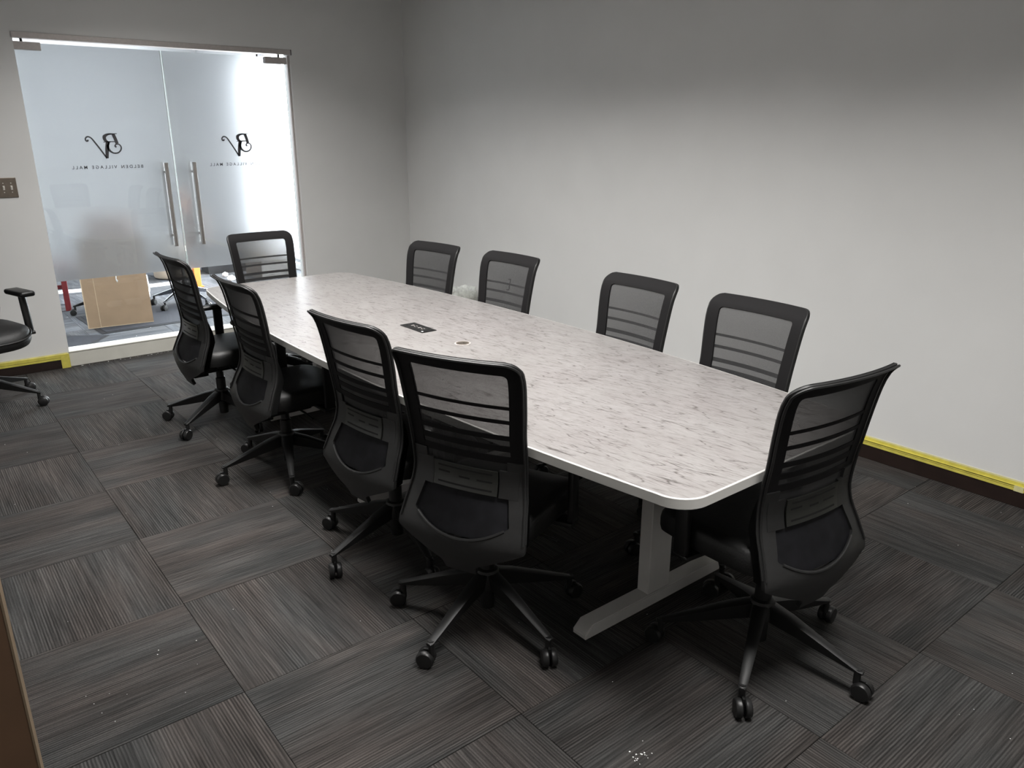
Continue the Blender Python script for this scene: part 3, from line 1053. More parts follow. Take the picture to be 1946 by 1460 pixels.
def make_task_chair():
    t = empty('task_chair')
    # --- back: opaque border of the mesh
    bm = bmesh.new()
    zrow = lin(ZT, ZT - RC, 8)[:-1] + lin(ZT - RC, ZW, 2)[:-1] + lin(ZW, ZW - 0.014, 5)[:-1] + lin(ZW - 0.014, 0.60, 20)
    prev = None
    for z in zrow:
        w = wid(z)
        i_ = min(inner(min(z, ZW)), w - 0.02)
        ys = [-w + (w - i_) * k / 4 for k in range(4)] + [-i_ + 2 * i_ * k / 16 for k in range(17)] + [i_ + (w - i_) * k / 4 for k in range(1, 5)]
        row = [bm.verts.new(bpt(y, z)) for y in ys]
        if prev:
            for k in range(len(ys) - 1):
                if z < ZW - 1e-6 and 4 <= k < 20: continue
                bm.faces.new((prev[k], prev[k + 1], row[k + 1], row[k]))
        prev = row
    bmesh.ops.delete(bm, geom=[v for v in bm.verts if not v.link_faces], context='VERTS')
    close(bm, 0.010)
    obj('back_border', bm, 'band', t, smooth=True)
    # --- rim around the edge (two beads)
    out = []
    for z in lin(0.42, ZT - RC, 22): out.append((interp(WID, z) - 0.004 * max(0, min(1, (0.60 - z) / 0.15)), z))
    for k in range(1, 7):
        a = k / 6 * math.pi / 2
        out.append((0.222 - RC + RC * math.cos(a), ZT - RC + RC * math.sin(a)))
    full = out + [(y, ZT) for y in lin(0.222 - RC, -(0.222 - RC), 14)[1:-1]] + [(-y, z) for y, z in reversed(out)]
    bm = bmesh.new()
    tube(bm, [bpt(y, z, 0.004) for y, z in full], 0.0062, n=7)
    tube(bm, [bpt(y, z, -0.008) for y, z in full], 0.0042, n=6)
    obj('back_rim', bm, 'trim', t, smooth=True)
    # --- see-through mesh
    bm = bmesh.new()
    patch(bm, lin(ZW + 0.004, 0.60, 26), lambda z: -(interp(WID, z) - 0.046), lambda z: interp(WID, z) - 0.046, 14, off=0.004)
    mp = obj('mesh_panel', bm, 'weave', t, smooth=True)
    mp['label'] = 'see-through dark mesh'
    bm = bmesh.new()
    patch(bm, lin(0.60, 0.455, 12), lambda z: -(interp(WID, z) - 0.046), lambda z: interp(WID, z) - 0.046, 14, off=0.004)
    patch(bm, lin(0.455, 0.41, 8), lambda z: -min(uwin(z) + 0.008, 0.18), lambda z: min(uwin(z) + 0.008, 0.18), 14, off=0.004)
    obj('lower_mesh', bm, 'dense', t, smooth=True)
    # --- knitted stripes across the mesh
    for zc, h in ((0.853, 0.010), (0.805, 0.012), (0.750, 0.016), (0.712, 0.020), (0.672, 0.024)):
        bm = bmesh.new()
        patch(bm, lin(zc + h / 2, zc - h / 2, 2), lambda z: -(interp(WID, z) - 0.048), lambda z: interp(WID, z) - 0.048, 12, off=0.0005)
        close(bm, 0.003)
        obj('mesh_stripe', bm, 'band', t, smooth=True)
    # --- lower shell with its window
    bm = bmesh.new()
    zz = lin(0.665, 0.47, 14)[:-1] + lin(0.47, 0.404, 12)
    patch(bm, zz + [0.402], uwin, lambda z: wid(z) + 0.001, 5, off=-0.005)
    patch(bm, zz + [0.402], lambda z: -wid(z) - 0.001, lambda z: -uwin(z), 5, off=-0.005)
    patch(bm, [0.402, 0.400, 0.395, 0.390, 0.386, 0.382] + lin(0.372, 0.318, 6) + [0.312, 0.308, 0.300, 0.285, 0.27], lambda z: -wid(z) - 0.001, lambda z: wid(z) + 0.001, 10, off=-0.005)
    close(bm, 0.016)
    sh = obj('lower_shell', bm, 'satin', t, smooth=True)
    sh['label'] = 'charcoal plastic lower back shell'
    pts = [(uwin(z), z) for z in lin(0.452, 0.403, 14)]
    bm = bmesh.new()
    tube(bm, [bpt(y, z, -0.004) for y, z in pts] + [bpt(0, 0.402, -0.004)] + [bpt(-y, z, -0.004) for y, z in reversed(pts)], 0.0055, n=8)
    obj('window_lip', bm, 'satin', sh, smooth=True)
    # dark flanges that run forward from the shell's sides
    for s in (-1, 1):
        bm = bmesh.new()
        rows = []
        for z in lin(0.70, 0.375, 16):
            y = s * (interp(WID, z) - 0.006)
            d = 0.016 + 0.030 * max(0, min(1, (0.66 - z) / 0.12))
            p = bpt(y, z)
            rows.append([bm.verts.new(p + Vector((0.006, 0, 0))), bm.verts.new(p + Vector((d, -s * 0.004, 0)))])
        for a, b in zip(rows, rows[1:]):
            bm.faces.new((a[0], a[1], b[1], b[0]))
        bmesh.ops.solidify(bm, geom=bm.faces[:], thickness=0.006)
        obj('shell_flange', bm, 'black', sh, smooth=True)
    # --- lumbar support
    bm = bmesh.new()
    patch(bm, lin(0.630, 0.548, 5), lambda z: -0.118, lambda z: 0.118, 10, off=-0.010)
    close(bm, 0.005)
    lu = obj('lumbar_support', bm, 'lumbar', t, smooth=True)
    lu['label'] = 'grey-green slotted lumbar pad'
    for y0, y1, z in ((-0.10, 0.10, 0.617), (-0.10, 0.10, 0.562), (-0.10, -0.045, 0.590), (-0.02, 0.02, 0.590), (0.055, 0.10, 0.597)):
        bm = bmesh.new()
        patch(bm, [z + 0.0028, z - 0.0028], lambda q: y0, lambda q: y1, 6, off=-0.0108)
        close(bm, 0.0015)
        obj('slot', bm, 'slot', lu)
    for s in (-1, 1):
        bm = bmesh.new()
        patch(bm, lin(0.634, 0.544, 4), lambda z: min(s * 0.122, s * 0.185), lambda z: max(s * 0.122, s * 0.185), 3, off=-0.006)
        close(bm, 0.008)
        obj('lumbar_bracket', bm, 'satin', t, smooth=True)
    # --- seat
    obj('seat', rounded_seat_bm(), 'leather', t, smooth=True)
    bm = bmesh.new()
    box(bm, -0.07, 0.23, -0.19, 0.19, 0.376, 0.394, bev=0.008)
    obj('seat_pan', bm, 'black', t, smooth=True)
    bm = bmesh.new()
    box(bm, -0.10, 0.12, -0.075, 0.075, 0.325, 0.377, bev=0.012)
    box(bm, -0.165, -0.08, -0.052, 0.052, 0.305, 0.335, bev=0.006)
    obj('tilt_mechanism', bm, 'black', t, smooth=True)
    bm = bmesh.new()
    tube(bm, [(0.03, -0.07, 0.352), (0.03, -0.20, 0.350), (0.035, -0.25, 0.340)], 0.005, n=8)
    obj('height_lever', bm, 'black', t, smooth=True)
    # --- armrests
    for s in (-1, 1):
        bm = bmesh.new()
        box(bm, 0.095, 0.148, s * 0.268 - 0.011, s * 0.268 + 0.011, 0.375, 0.628, bev=0.006)
        box(bm, 0.085, 0.155, min(s * 0.14, s * 0.279), max(s * 0.14, s * 0.279), 0.366, 0.384, bev=0.005)
        ar = obj('arm_post', bm, 'black', t, smooth=True)
        obj('arm_pad', bx(0.010, 0.205, s * 0.257 - 0.034, s * 0.257 + 0.034, 0.628, 0.655, bev=0.011, seg=3), 'black', ar, smooth=True)
    # --- column and five-star base
    bm = bmesh.new()
    lathe(bm, [(0.016, 0.30), (0.016, 0.33)], n=18)
    lathe(bm, [(0.0, 0.050), (0.026, 0.050), (0.027, 0.12), (0.027, 0.27), (0.021, 0.275), (0.021, 0.305), (0.0, 0.305)], n=20)
    obj('gas_column', bm, 'black', t, smooth=True)
    bm = bmesh.new(); lathe(bm, [(0.030, 0.128), (0.042, 0.136), (0.044, 0.185), (0.038, 0.202), (0.028, 0.206)], n=24)
    obj('base_hub', bm, 'trim', t, smooth=True)
    leg0 = obj('base_leg', base_leg_bm(), 'trim', t, smooth=True)
    cas0 = obj('caster', caster_bm(), 'rubber', leg0, smooth=True)
    cas0.location = (0.322, 0, 0)
    for k in range(1, 5):
        lg = leg0.copy(); C.objects.link(lg); lg.parent = t; lg.rotation_euler.z = k * 2 * math.pi / 5
        cs = cas0.copy(); C.objects.link(cs); cs.parent = lg
    return t


def copy_tree(o, parent=None):
    c = o.copy(); C.objects.link(c); c.parent = parent
    for ch in [k for k in o.children]:
        copy_tree(ch, c)
    return c


# (x, y, heading of the sitter, dz, base rotation, label)
CHAIRS = [
    (1.428, 1.923, 23.6, -161.2, 'mesh task chair nearest the viewer on the left side of the table, turned aslant'),
    (2.020, 1.207, 84.2, -154.1, 'mesh task chair pushed in at the near end of the table'),
    (1.446, 2.580, 6.9, 118.2, 'mesh task chair with a pale table foot showing below its back, left side'),
    (1.411, 3.609, 1.3, -110.5, 'mesh task chair third from the viewer along the left side of the table'),
    (1.399, 4.533, 1.8, 213.5, 'mesh task chair in front of the glass doors, farthest along the left side'),
    (2.463, 1.753, 178.2, 10.0, 'mesh task chair nearest the viewer along the grey wall side of the table'),
    (2.509, 2.420, 178.2, 40.0, 'mesh task chair second from the viewer along the grey wall side'),
    (2.499, 3.359, 182.1, 22.0, 'mesh task chair with a dark wire clip hanging behind its mesh'),
    (2.464, 4.058, 187.4, 4.0, 'mesh task chair farthest along the grey wall side, left of the waste bin'),
    (1.985, 5.022, -87.8, 30.0, 'mesh task chair at the far end of the table before the right glass door'),
]
LIFT = {0: 0.014, 1: 0.012, 3: -0.005, 5: 0.006, 8: -0.012}
proto = make_task_chair()
all_chairs = []
for i, (x, y, th, bz, lab) in enumerate(CHAIRS):
    c = proto if i == 0 else copy_tree(proto)
    all_chairs.append(c)
for i, (x, y, th, bz, lab) in enumerate(CHAIRS):
    c = all_chairs[i]
    c.location = (x, y, 0); c.rotation_euler.z = R(th)
    tag(c, lab, 'office chair', 'mesh task chairs around the table')
    legs = sorted([k for k in c.children if k.name.startswith('base_leg')], key=lambda k: k.name)
    rr = random.Random(i * 13 + 5)
    dz = LIFT.get(i, 0.0)                      # gas lift set a little higher or lower
    for k in c.children:
        if not k.name.startswith(('base_leg', 'base_hub', 'gas_column')): k.location.z += dz
    for k, lg in enumerate(legs):
        lg.rotation_euler.z = R(bz - th) + k * 2 * math.pi / 5
        for cs in lg.children:
            cs.rotation_euler.z = R(rr.choice([0, 25, -30, 60, -70, 15]))
# wire clip behind the mesh of one chair
c = all_chairs[7]
bm = bmesh.new()
P = [(0.0, 0.875), (0.016, 0.878), (0.018, 0.868), (0.014, 0.850), (0.015, 0.826), (0.011, 0.818), (-0.004, 0.816)]
tube(bm, [bpt(y - 0.015, z, -0.012) for y, z in P], 0.003, n=6)
obj('wire_clip', bm, 'black', c, smooth=True)

# ------------------------------------------------------------------ leather armchair at the left edge
ac = empty('leather_armchair', (0.30, 5.70, 0), R(-73))
tag(ac, 'black leather office armchair cut off by the left edge of the photo', 'office chair')
bm = bmesh.new()
n, rows = 36, []
for k, z in ((0.86, 0.425), (0.97, 0.432), (1.0, 0.455), (1.0, 0.480), (0.96, 0.505), (0.86, 0.520), (0.6, 0.527), (0.2, 0.528)):
    ring = []
    for i in range(n):
        a = 2 * math.pi * i / n; cc, ss = math.cos(a), math.sin(a); e = 2 / 3.6
        x = 0.05 + 0.255 * k * math.copysign(abs(cc) ** e, cc); y = 0.262 * k * math.copysign(abs(ss) ** e, ss)
        ring.append(bm.verts.new((x, y, z - 0.04 * max(0, (x - 0.14) / 0.16) ** 2)))
    rows.append(ring)
for a, b in zip(rows, rows[1:]):
    for i in range(n): bm.faces.new((a[i], a[(i + 1) % n], b[(i + 1) % n], b[i]))
bm.faces.new(rows[0]); bm.faces.new(rows[-1])
seat = obj('seat', bm, 'leather', ac, smooth=True)
bm = bmesh.new()
pl = []
for i in range(48):
    a = 2 * math.pi * i / 48; cc, ss = math.cos(a), math.sin(a); e = 2 / 3.6
    x = 0.05 + 0.257 * math.copysign(abs(cc) ** e, cc); y = 0.264 * math.copysign(abs(ss) ** e, ss)
    pl.append((x, y, 0.487 - 0.04 * max(0, (x - 0.14) / 0.16) ** 2))
tube(bm, pl, 0.005, n=6, closed=True)
obj('piping', bm, 'trim', seat, smooth=True)
bm = bmesh.new()
rows = []
for z, hwid, th, xo in ((0.50, 0.235, 0.05, -0.165), (0.58, 0.255, 0.09, -0.18), (0.72, 0.262, 0.095, -0.195), (0.86, 0.260, 0.09, -0.215), (1.0, 0.25, 0.085, -0.245), (1.09, 0.215, 0.07, -0.285), (1.125, 0.17, 0.03, -0.295)):
    ring = []
    for i in range(28):
        a = 2 * math.pi * i / 28; cc, ss = math.cos(a), math.sin(a)
        ring.append(bm.verts.new((xo + th / 2 * math.copysign(abs(cc) ** 0.6, cc) - 0.03 * (1 - ss * ss), hwid * math.copysign(abs(ss) ** 0.45, ss), z)))
    rows.append(ring)
for a, b in zip(rows, rows[1:]):
    for i in range(28): bm.faces.new((a[i], a[(i + 1) % 28], b[(i + 1) % 28], b[i]))
bm.faces.new(rows[0]); bm.faces.new(rows[-1])
obj('backrest', bm, 'leather', ac, smooth=True)
for s in (-1, 1):
    bm = bmesh.new()
    tube(bm, [(0.09, s * 0.20, 0.415), (0.10, s * 0.27, 0.420), (0.10, s * 0.292, 0.46), (0.085, s * 0.292, 0.60), (0.075, s * 0.290, 0.685)], [0.016, 0.018, 0.022, 0.023, 0.021], n=10)
    a = obj('arm_post', bm, 'black', ac, smooth=True)
    obj('arm_pad', bx(-0.045, 0.185, s * 0.285 - 0.045, s * 0.285 + 0.045, 0.682, 0.716, bev=0.014, seg=3), 'black', a, smooth=True)
    bm = bmesh.new(); cyl(bm, (0.10, s * 0.288, 0.44), (0.10, s * 0.318, 0.44), 0.012, n=12)
    obj('arm_knob', bm, 'rubber', a, smooth=True)
bm = bmesh.new(); box(bm, -0.15, 0.22, -0.17, 0.17, 0.392, 0.430, bev=0.012); box(bm, -0.09, 0.10, -0.08, 0.08, 0.335, 0.394, bev=0.012)
obj('tilt_mechanism', bm, 'black', ac, smooth=True)
bm = bmesh.new(); lathe(bm, [(0.027, 0.06), (0.027, 0.26), (0.018, 0.265), (0.018, 0.34)], n=18)
obj('gas_column', bm, 'black', ac, smooth=True)
bm = bmesh.new(); lathe(bm, [(0.032, 0.128), (0.046, 0.138), (0.046, 0.185), (0.03, 0.205)], n=20)
obj('base_hub', bm, 'black', ac, smooth=True)


def cap_caster_bm():
    bm = caster_bm()
    for s in (-1, 1):
        lathe(bm, [(0.024, s * 0.0245), (0.018, s * 0.028), (0.006, s * 0.029)], n=16, centre=(0.020, 0, 0.030), axis='Y', mat=1)
    return bm


leg0 = None
for k in range(5):
    if leg0 is None:
        leg0 = obj('base_leg', base_leg_bm(), 'trim', ac, smooth=True); lg = leg0
        cas0 = obj('caster', cap_caster_bm(), ['rubber', 'trim'], lg, smooth=True); cas0.location = (0.322, 0, 0); cs = cas0
    else:
        lg = leg0.copy(); C.objects.link(lg); lg.parent = ac
        cs = cas0.copy(); C.objects.link(cs); cs.parent = lg
    lg.rotation_euler.z = R(-33 + 73 + 72 * k)
    cs.rotation_euler.z = R([10, -20, 40, -50, 30][k])

# ------------------------------------------------------------------ waste bin by the right wall
wb = empty('waste_bin', (XR - 0.19, 5.33, 0))
tag(wb, 'putty-grey waste bin with a clear plastic liner against the right wall', 'bin')
bm = bmesh.new()
lathe(bm, [(0.115, 0.0), (0.118, 0.004), (0.150, 0.345), (0.156, 0.348), (0.156, 0.356), (0.146, 0.356), (0.112, 0.010), (0.0, 0.010)], n=28)
obj('bin_body', bm, 'bin', wb, smooth=True)
bm = bmesh.new()
rr = random.Random(3)
rings = []
for lv, (r0, z0) in enumerate(((0.160, 0.285), (0.163, 0.335), (0.160, 0.372), (0.152, 0.405), (0.140, 0.385), (0.132, 0.33))):
    ring = []
    for i in range(56):
        a = 2 * math.pi * i / 56
        w = 0.006 * math.sin(9 * a + lv) + 0.004 * math.sin(17 * a + 2 * lv) + rr.uniform(-0.003, 0.003)
        dz = (0.012 * math.sin(3 * a + 0.7) + 0.01 * rr.uniform(-1, 1)) * (1 if lv in (0, 3) else 0.3)
        ring.append(bm.verts.new(((r0 + w) * math.cos(a), (r0 + w) * math.sin(a), z0 + dz)))
    rings.append(ring)
for a, b in zip(rings, rings[1:]):
    for i in range(56): bm.faces.new((a[i], a[(i + 1) % 56], b[(i + 1) % 56], b[i]))
ln = obj('bin_liner', bm, 'liner', wb, smooth=True)
ln['label'] = 'crinkled clear plastic liner'

# ------------------------------------------------------------------ the foyer beyond the doors
bm = bmesh.new()
box(bm, FX0, FX1, YD + WT, FY1, -0.06, -0.008)
ff = struct('floor_foyer', bm, 'slab', 'carpeted foyer floor beyond the glass doors')
lay_tiles(ff, 0.0, FX1, YD + WT, 10.7, 'carpet_daylit')
bm = bmesh.new(); box(bm, FX0, 0.0, YD + WT, FY1, -0.008, -0.001); box(bm, 0.0, FX1, 10.7, FY1, -0.008, -0.001)
obj('carpet_tile', bm, 'carpet_daylit', ff)
struct('ceiling_foyer', bx(FX0 - WT, FX1 + WT, YD + WT, FY1 + WT, ZC, ZC + 0.1), 'foyer_wall', 'foyer ceiling')
struct('wall_foyer_left', bx(FX0 - WT, FX0, YD + WT, FY1 + WT, -0.06, ZC), 'foyer_wall', 'foyer wall on the left')
bm = bmesh.new()
box(bm, XR + WT, FX1 + WT, YD, YD + WT, -0.06, ZC); box(bm, FX0 - WT, XL - WT, YD, YD + WT, -0.06, ZC)
struct('wall_foyer_near', bm, 'foyer_wall', 'foyer wall beside the meeting room')
# far wall closed, right wall glazed like a shop front
WZ0, WZ1 = 0.08, 2.62
struct('wall_foyer_far', bx(FX0, FX1 + WT, FY1, FY1 + WT, -0.06, ZC), 'foyer_wall', 'foyer far wall')
RY0, RY1 = 6.95, 10.3
bm = bmesh.new()
box(bm, FX1, FX1 + WT, YD + WT, RY0, -0.06, ZC); box(bm, FX1, FX1 + WT, RY1, FY1, -0.06, ZC)
box(bm, FX1, FX1 + WT, RY0, RY1, WZ1, ZC); box(bm, FX1, FX1 + WT, RY0, RY1, -0.06, WZ0)
struct('wall_foyer_right', bm, 'foyer_wall', 'foyer right wall with a tall bright window')

def window(n, along_x, a0, a1, pos):
    o = empty('window_%d' % n, (0, 0, 0)); o['kind'] = 'structure'; o['label'] = 'daylit foyer window'
    bars = [a0, (a0 + a1) / 2 - 0.02, a1 - 0.04]
    for b in bars:
        obj('window_frame', bx(b, b + 0.04, pos + 0.04, pos + 0.09, WZ0, WZ1) if along_x else bx(pos + 0.04, pos + 0.09, b, b + 0.04, WZ0, WZ1), 'frame', o)
    for z in (WZ0, WZ1 - 0.04):
        obj('window_frame', bx(a0, a1, pos + 0.04, pos + 0.09, z, z + 0.04) if along_x else bx(pos + 0.04, pos + 0.09, a0, a1, z, z + 0.04), 'frame', o)
    for k in range(2):
        p0, p1 = bars[k] + 0.04, bars[k + 1]
        obj('pane', bx(p0, p1, pos + 0.06, pos + 0.066, WZ0 + 0.04, WZ1 - 0.04) if along_x else bx(pos + 0.06, pos + 0.066, p0, p1, WZ0 + 0.04, WZ1 - 0.04), 'clear', o)
    # sky portal in the opening helps the sampling of the daylight
    ld = bpy.data.lights.new('sky_portal', 'AREA'); ld.shape = 'RECTANGLE'
    ld.size = a1 - a0; ld.size_y = WZ1 - WZ0
    ld.cycles.is_portal = True
    lo = bpy.data.objects.new('sky_portal', ld); C.objects.link(lo)
    if along_x:
        lo.location = ((a0 + a1) / 2, pos + WT + 0.01, (WZ0 + WZ1) / 2); lo.rotation_euler = (R(-90), 0, 0)
    else:
        lo.location = (pos + WT + 0.01, (a0 + a1) / 2, (WZ0 + WZ1) / 2); lo.rotation_euler = (0, R(90), 0)
        ld.size, ld.size_y = WZ1 - WZ0, a1 - a0


window(1, False, RY0, RY1, FX1)

# foyer mats
mt = empty('floor_mat', (2.02, 7.78, 0), R(3))
tag(mt, 'dark blue rubber-edged floor mat under the leaning cardboard', 'mat')
obj('mat_pile', bx(-0.70, 1.10, -0.40, 0.40, 0.0, 0.007), 'mat', mt)
bm = bmesh.new()
for q in ((-0.74, -0.70, -0.44, 0.44), (1.10, 1.14, -0.44, 0.44), (-0.70, 1.10, -0.44, -0.40), (-0.70, 1.10, 0.40, 0.44)):
    box(bm, *q, 0.0, 0.005, bev=0.0015, seg=1)
obj('mat_border', bm, 'mat_edge', mt)
mt = empty('floor_mat', (0.62, 7.33, 0), R(-35))
tag(mt, 'dark mat corner just inside the left foot of the glass doors', 'mat')
obj('mat_pile', bx(-0.50, 0.62, -0.30, 0.30, 0.0, 0.006), 'mat', mt)
bm = bmesh.new()
for q in ((0.62, 0.65, -0.33, 0.33), (-0.50, 0.62, -0.33, -0.30), (-0.50, 0.62, 0.30, 0.33)):
    box(bm, *q, 0.0, 0.004)
obj('mat_border', bm, 'mat_edge', mt)

# cardboard sheet leaning back
cb = empty('cardboard_sheet', (1.515, 7.53, 0.008), R(-6))
tag(cb, 'large kraft cardboard sheet leaning upright behind the left glass door', 'cardboard')
lean = Matrix.Rotation(R(-9), 4, 'X')
bm = bmesh.new(); box(bm, -0.262, 0.268, 0.0, 0.006, 0.0, 0.80, mx=lean)
obj('sheet', bm, 'cardboard', cb)
bm = bmesh.new(); box(bm, -0.269, -0.262, -0.001, 0.007, 0.0, 0.80, mx=lean); box(bm, -0.262, 0.268, -0.001, 0.007, -0.002, 0.004, mx=lean)
obj('cut_edge', bm, 'cardedge', cb)
bm = bmesh.new(); box(bm, -0.168, -0.164, -0.0012, 0.0, 0.0, 0.80, mx=lean)
obj('fold_crease', bm, 'cardedge', cb)
bm = bmesh.new()
tube(bm, [lean @ Vector(p) for p in ((0.018, -0.006, 0.50), (0.020, -0.008, 0.44), (0.016, -0.008, 0.405), (0.024, -0.008, 0.385), (0.028, -0.008, 0.398), (0.019, -0.008, 0.408))], 0.004, n=6)
obj('string_tag', bm, 'white', cb, smooth=True)
# two office chairs beyond the doors
def foyer_chair(loc, rz, base_rz, basemat, label):
    oc = empty('foyer_office_chair', loc, R(rz))
    tag(oc, label, 'office chair')
    bm = bmesh.new(); box(bm, -0.24, 0.24, -0.24, 0.24, 0.42, 0.50, bev=0.03, seg=3)
    obj('seat', bm, 'leather', oc, smooth=True)
    bm = bmesh.new(); box(bm, -0.27, -0.20, -0.22, 0.22, 0.54, 0.92, bev=0.03, seg=3)
    obj('backrest', bm, 'tan', oc, smooth=True)
    bm = bmesh.new(); lathe(bm, [(0.024, 0.06), (0.024, 0.28), (0.016, 0.285), (0.016, 0.43)], n=18)
    obj('gas_column', bm, basemat, oc, smooth=True)
    bm = bmesh.new(); box(bm, -0.25, -0.18, -0.03, 0.03, 0.40, 0.58, bev=0.008); box(bm, -0.2, 0.1, -0.06, 0.06, 0.38, 0.425, bev=0.01)
    obj('tilt_mechanism', bm, 'black', oc, smooth=True)
    leg0 = obj('base_leg', base_leg_bm(), basemat, oc, smooth=True)
    cas0 = obj('caster', caster_bm(), 'rubber', leg0, smooth=True); cas0.location = (0.322, 0, 0)
    leg0.rotation_euler.z = R(base_rz - rz)
    for k in range(1, 5):
        lg = leg0.copy(); C.objects.link(lg); lg.parent = oc
        cs = cas0.copy(); C.objects.link(cs); cs.parent = lg
        lg.rotation_euler.z = R(72 * k + base_rz - rz)
        cs.rotation_euler.z = R(20 * k)


foyer_chair((2.27, 8.13, 0), 200, 216, 'chrome', 'office chair with a chrome star base right of the leaning cardboard')
foyer_chair((1.60, 8.22, 0), 250, 172, 'black', 'office chair with a black star base behind the leaning cardboard')

# red bench behind on the left
rb = empty('red_bench', (1.005, 8.765, 0), R(-8.5))
tag(rb, 'dark red wooden bench, one leg showing left of the cardboard', 'bench')
for sx in (-0.55, 0.29):
    for sy in (-0.17, 0.17):
        obj('leg', bx(sx - 0.022, sx + 0.028, sy - 0.025, sy + 0.025, 0.0, 0.42, bev=0.003, seg=1), 'red', rb)
obj('seat_board', bx(-0.62, 0.36, -0.22, 0.22, 0.42, 0.46, bev=0.006, seg=2), 'red', rb)
obj('stretcher', bx(-0.53, 0.27, 0.16, 0.185, 0.16, 0.20, bev=0.003, seg=1), 'red', rb)

# orange post, round pedestal, boxes, papers
op = empty('orange_post', (2.665, 9.04, 0))
tag(op, 'orange painted upright post standing in the foyer', 'post')
obj('post', bx(-0.035, 0.035, -0.035, 0.035, 0.012, 1.0, bev=0.004, seg=1), 'orange', op)
obj('foot_plate', bx(-0.055, 0.055, -0.055, 0.055, 0.0, 0.012, bev=0.002, seg=1), 'orange', op)
rp = empty('round_pedestal', (2.66, 9.86, 0))
tag(rp, 'pale round wooden pedestal beyond the glass doors', 'pedestal')
bm = bmesh.new(); lathe(bm, [(0.20, 0.0), (0.23, 0.012), (0.24, 0.03), (0.24, 0.50), (0.0, 0.50)], n=32)
obj('drum', bm, 'pale_wood', rp, smooth=True)
bm = bmesh.new(); lathe(bm, [(0.26, 0.50), (0.26, 0.53), (0.0, 0.53)], n=32)
obj('top_disc', bm, 'white', rp, smooth=True)
rr = random.Random(11)


def crumple(name, label, loc, sx, sy, sz, mat, cat):
    bm = bmesh.new()
    bmesh.ops.create_icosphere(bm, subdivisions=3, radius=1.0)
    for v in bm.verts:
        k = 1 + rr.uniform(-0.22, 0.12)
        v.co = Vector((v.co.x * sx * k, v.co.y * sy * k, max(0.0, (v.co.z * k + 0.85)) * sz))
    o = obj(name, bm, mat, smooth=False, loc=loc)
    return tag(o, label, cat)


crumple('plastic_bag', 'white crumpled plastic bag right of the cardboard sheet', (2.03, 8.74, 0.0), 0.055, 0.07, 0.15, 'bag', 'plastic bag')
crumple('foam_scrap', 'white foam scrap on the foyer floor before the grey box', (3.10, 9.18, 0.0), 0.05, 0.03, 0.035, 'white', 'foam scrap')
crumple('foam_scrap', 'smaller white foam scrap beyond the first one', (3.14, 9.50, 0.0), 0.035, 0.03, 0.03, 'white', 'foam scrap')
def sheet(name, label, loc, rz, a, b):
    bm = bmesh.new(); box(bm, -a, a, -b, b, 0.0, 0.006, bev=0.001, seg=1)
    o = obj(name, bm, 'white', loc=loc, rotz=R(rz)); tag(o, label, 'sheet')
sheet('white_sheet', 'white board lying on the foyer floor near the far chair', (2.88, 8.62, 0.0), 12, 0.20, 0.16)
sheet('white_sheet', 'white sheet lying flat beyond the red bench leg', (1.62, 9.6, 0.0), -8, 0.5, 0.10)
sheet('white_sheet', 'long white board lying flat behind the plastic bag', (2.35, 9.42, 0.0), 4, 0.34, 0.10)
gb = empty('grey_carton', (3.62, 9.30, 0), R(12))
tag(gb, 'grey open carton on the foyer floor, seen through the far chair', 'carton')
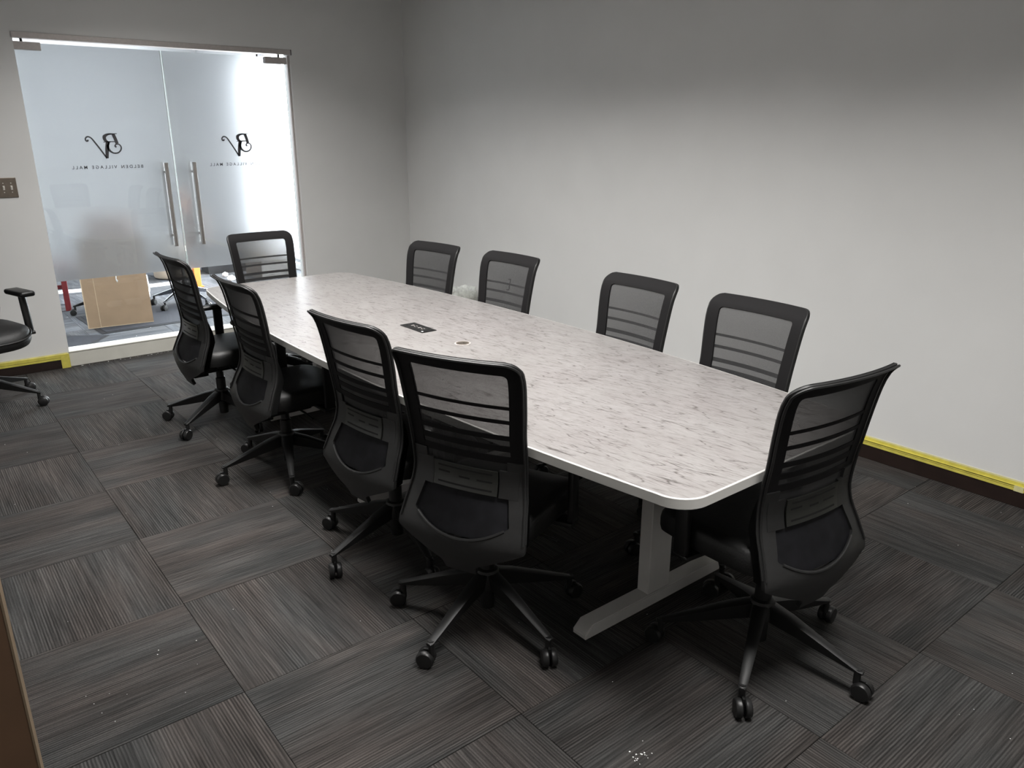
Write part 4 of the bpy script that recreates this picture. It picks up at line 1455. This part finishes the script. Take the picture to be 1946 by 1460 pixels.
for nm, q in (('side', (-0.22, 0.22, -0.17, -0.162, 0.0, 0.30)), ('side', (-0.22, 0.22, 0.162, 0.17, 0.0, 0.30)), ('side', (-0.22, -0.212, -0.162, 0.162, 0.0, 0.30)), ('side', (0.212, 0.22, -0.162, 0.162, 0.0, 0.30)), ('bottom', (-0.212, 0.212, -0.162, 0.162, 0.0, 0.008))):
    obj(nm, bx(*q), 'greybox', gb)
bm = bmesh.new(); box(bm, -0.21, 0.21, -0.13, 0.0, 0.0, 0.006, mx=Matrix.Translation((0, -0.168, 0.30)) @ Matrix.Rotation(R(35), 4, 'X'))
obj('flap', bm, 'cardedge', gb)
dk = empty('black_crate', (3.35, 9.95, 0), R(-5))
tag(dk, 'black plastic crate behind the grey carton in the foyer', 'crate')
for q in ((-0.30, 0.30, -0.20, -0.19, 0.02, 0.34), (-0.30, 0.30, 0.19, 0.20, 0.02, 0.34), (-0.30, -0.29, -0.19, 0.19, 0.02, 0.34), (0.29, 0.30, -0.19, 0.19, 0.02, 0.34)):
    obj('side', bx(*q), 'darkbox', dk)
obj('bottom', bx(-0.30, 0.30, -0.20, 0.20, 0.0, 0.02), 'darkbox', dk)
obj('rim', bx(-0.32, 0.32, -0.22, -0.20, 0.31, 0.34, bev=0.003, seg=1), 'darkbox', dk)

# ------------------------------------------------------------------ crumbs on the carpet
bm = bmesh.new()
rr = random.Random(21)


def crumb(x, y, r):
    q = bmesh.ops.create_icosphere(bm, subdivisions=1, radius=r)
    for v in q['verts']:
        v.co = Vector((v.co.x * rr.uniform(0.6, 1.4), v.co.y * rr.uniform(0.6, 1.4), abs(v.co.z) * 0.7)) + Vector((x, y, 0.0))


for k in range(110):
    crumb(rr.uniform(0.2, 3.8), rr.uniform(0.5, 6.3), rr.uniform(0.0009, 0.0020))
for k in range(16):
    crumb(1.37 + rr.gauss(0, 0.02), 1.13 + rr.gauss(0, 0.012), rr.uniform(0.0012, 0.0028))
for k in range(70):
    crumb(rr.uniform(0.9, 2.2), YD - 0.02 - abs(rr.gauss(0, 0.012)), rr.uniform(0.002, 0.006) if rr.random() < 0.4 else 0.002)
for k in range(70):
    crumb(rr.uniform(0.8, 4.0), rr.uniform(6.8, 10.2), rr.uniform(0.002, 0.006))
o = obj('carpet_crumbs', bm, 'white')
tag(o, 'white plaster crumbs scattered over the carpet', 'crumbs', kind='stuff')
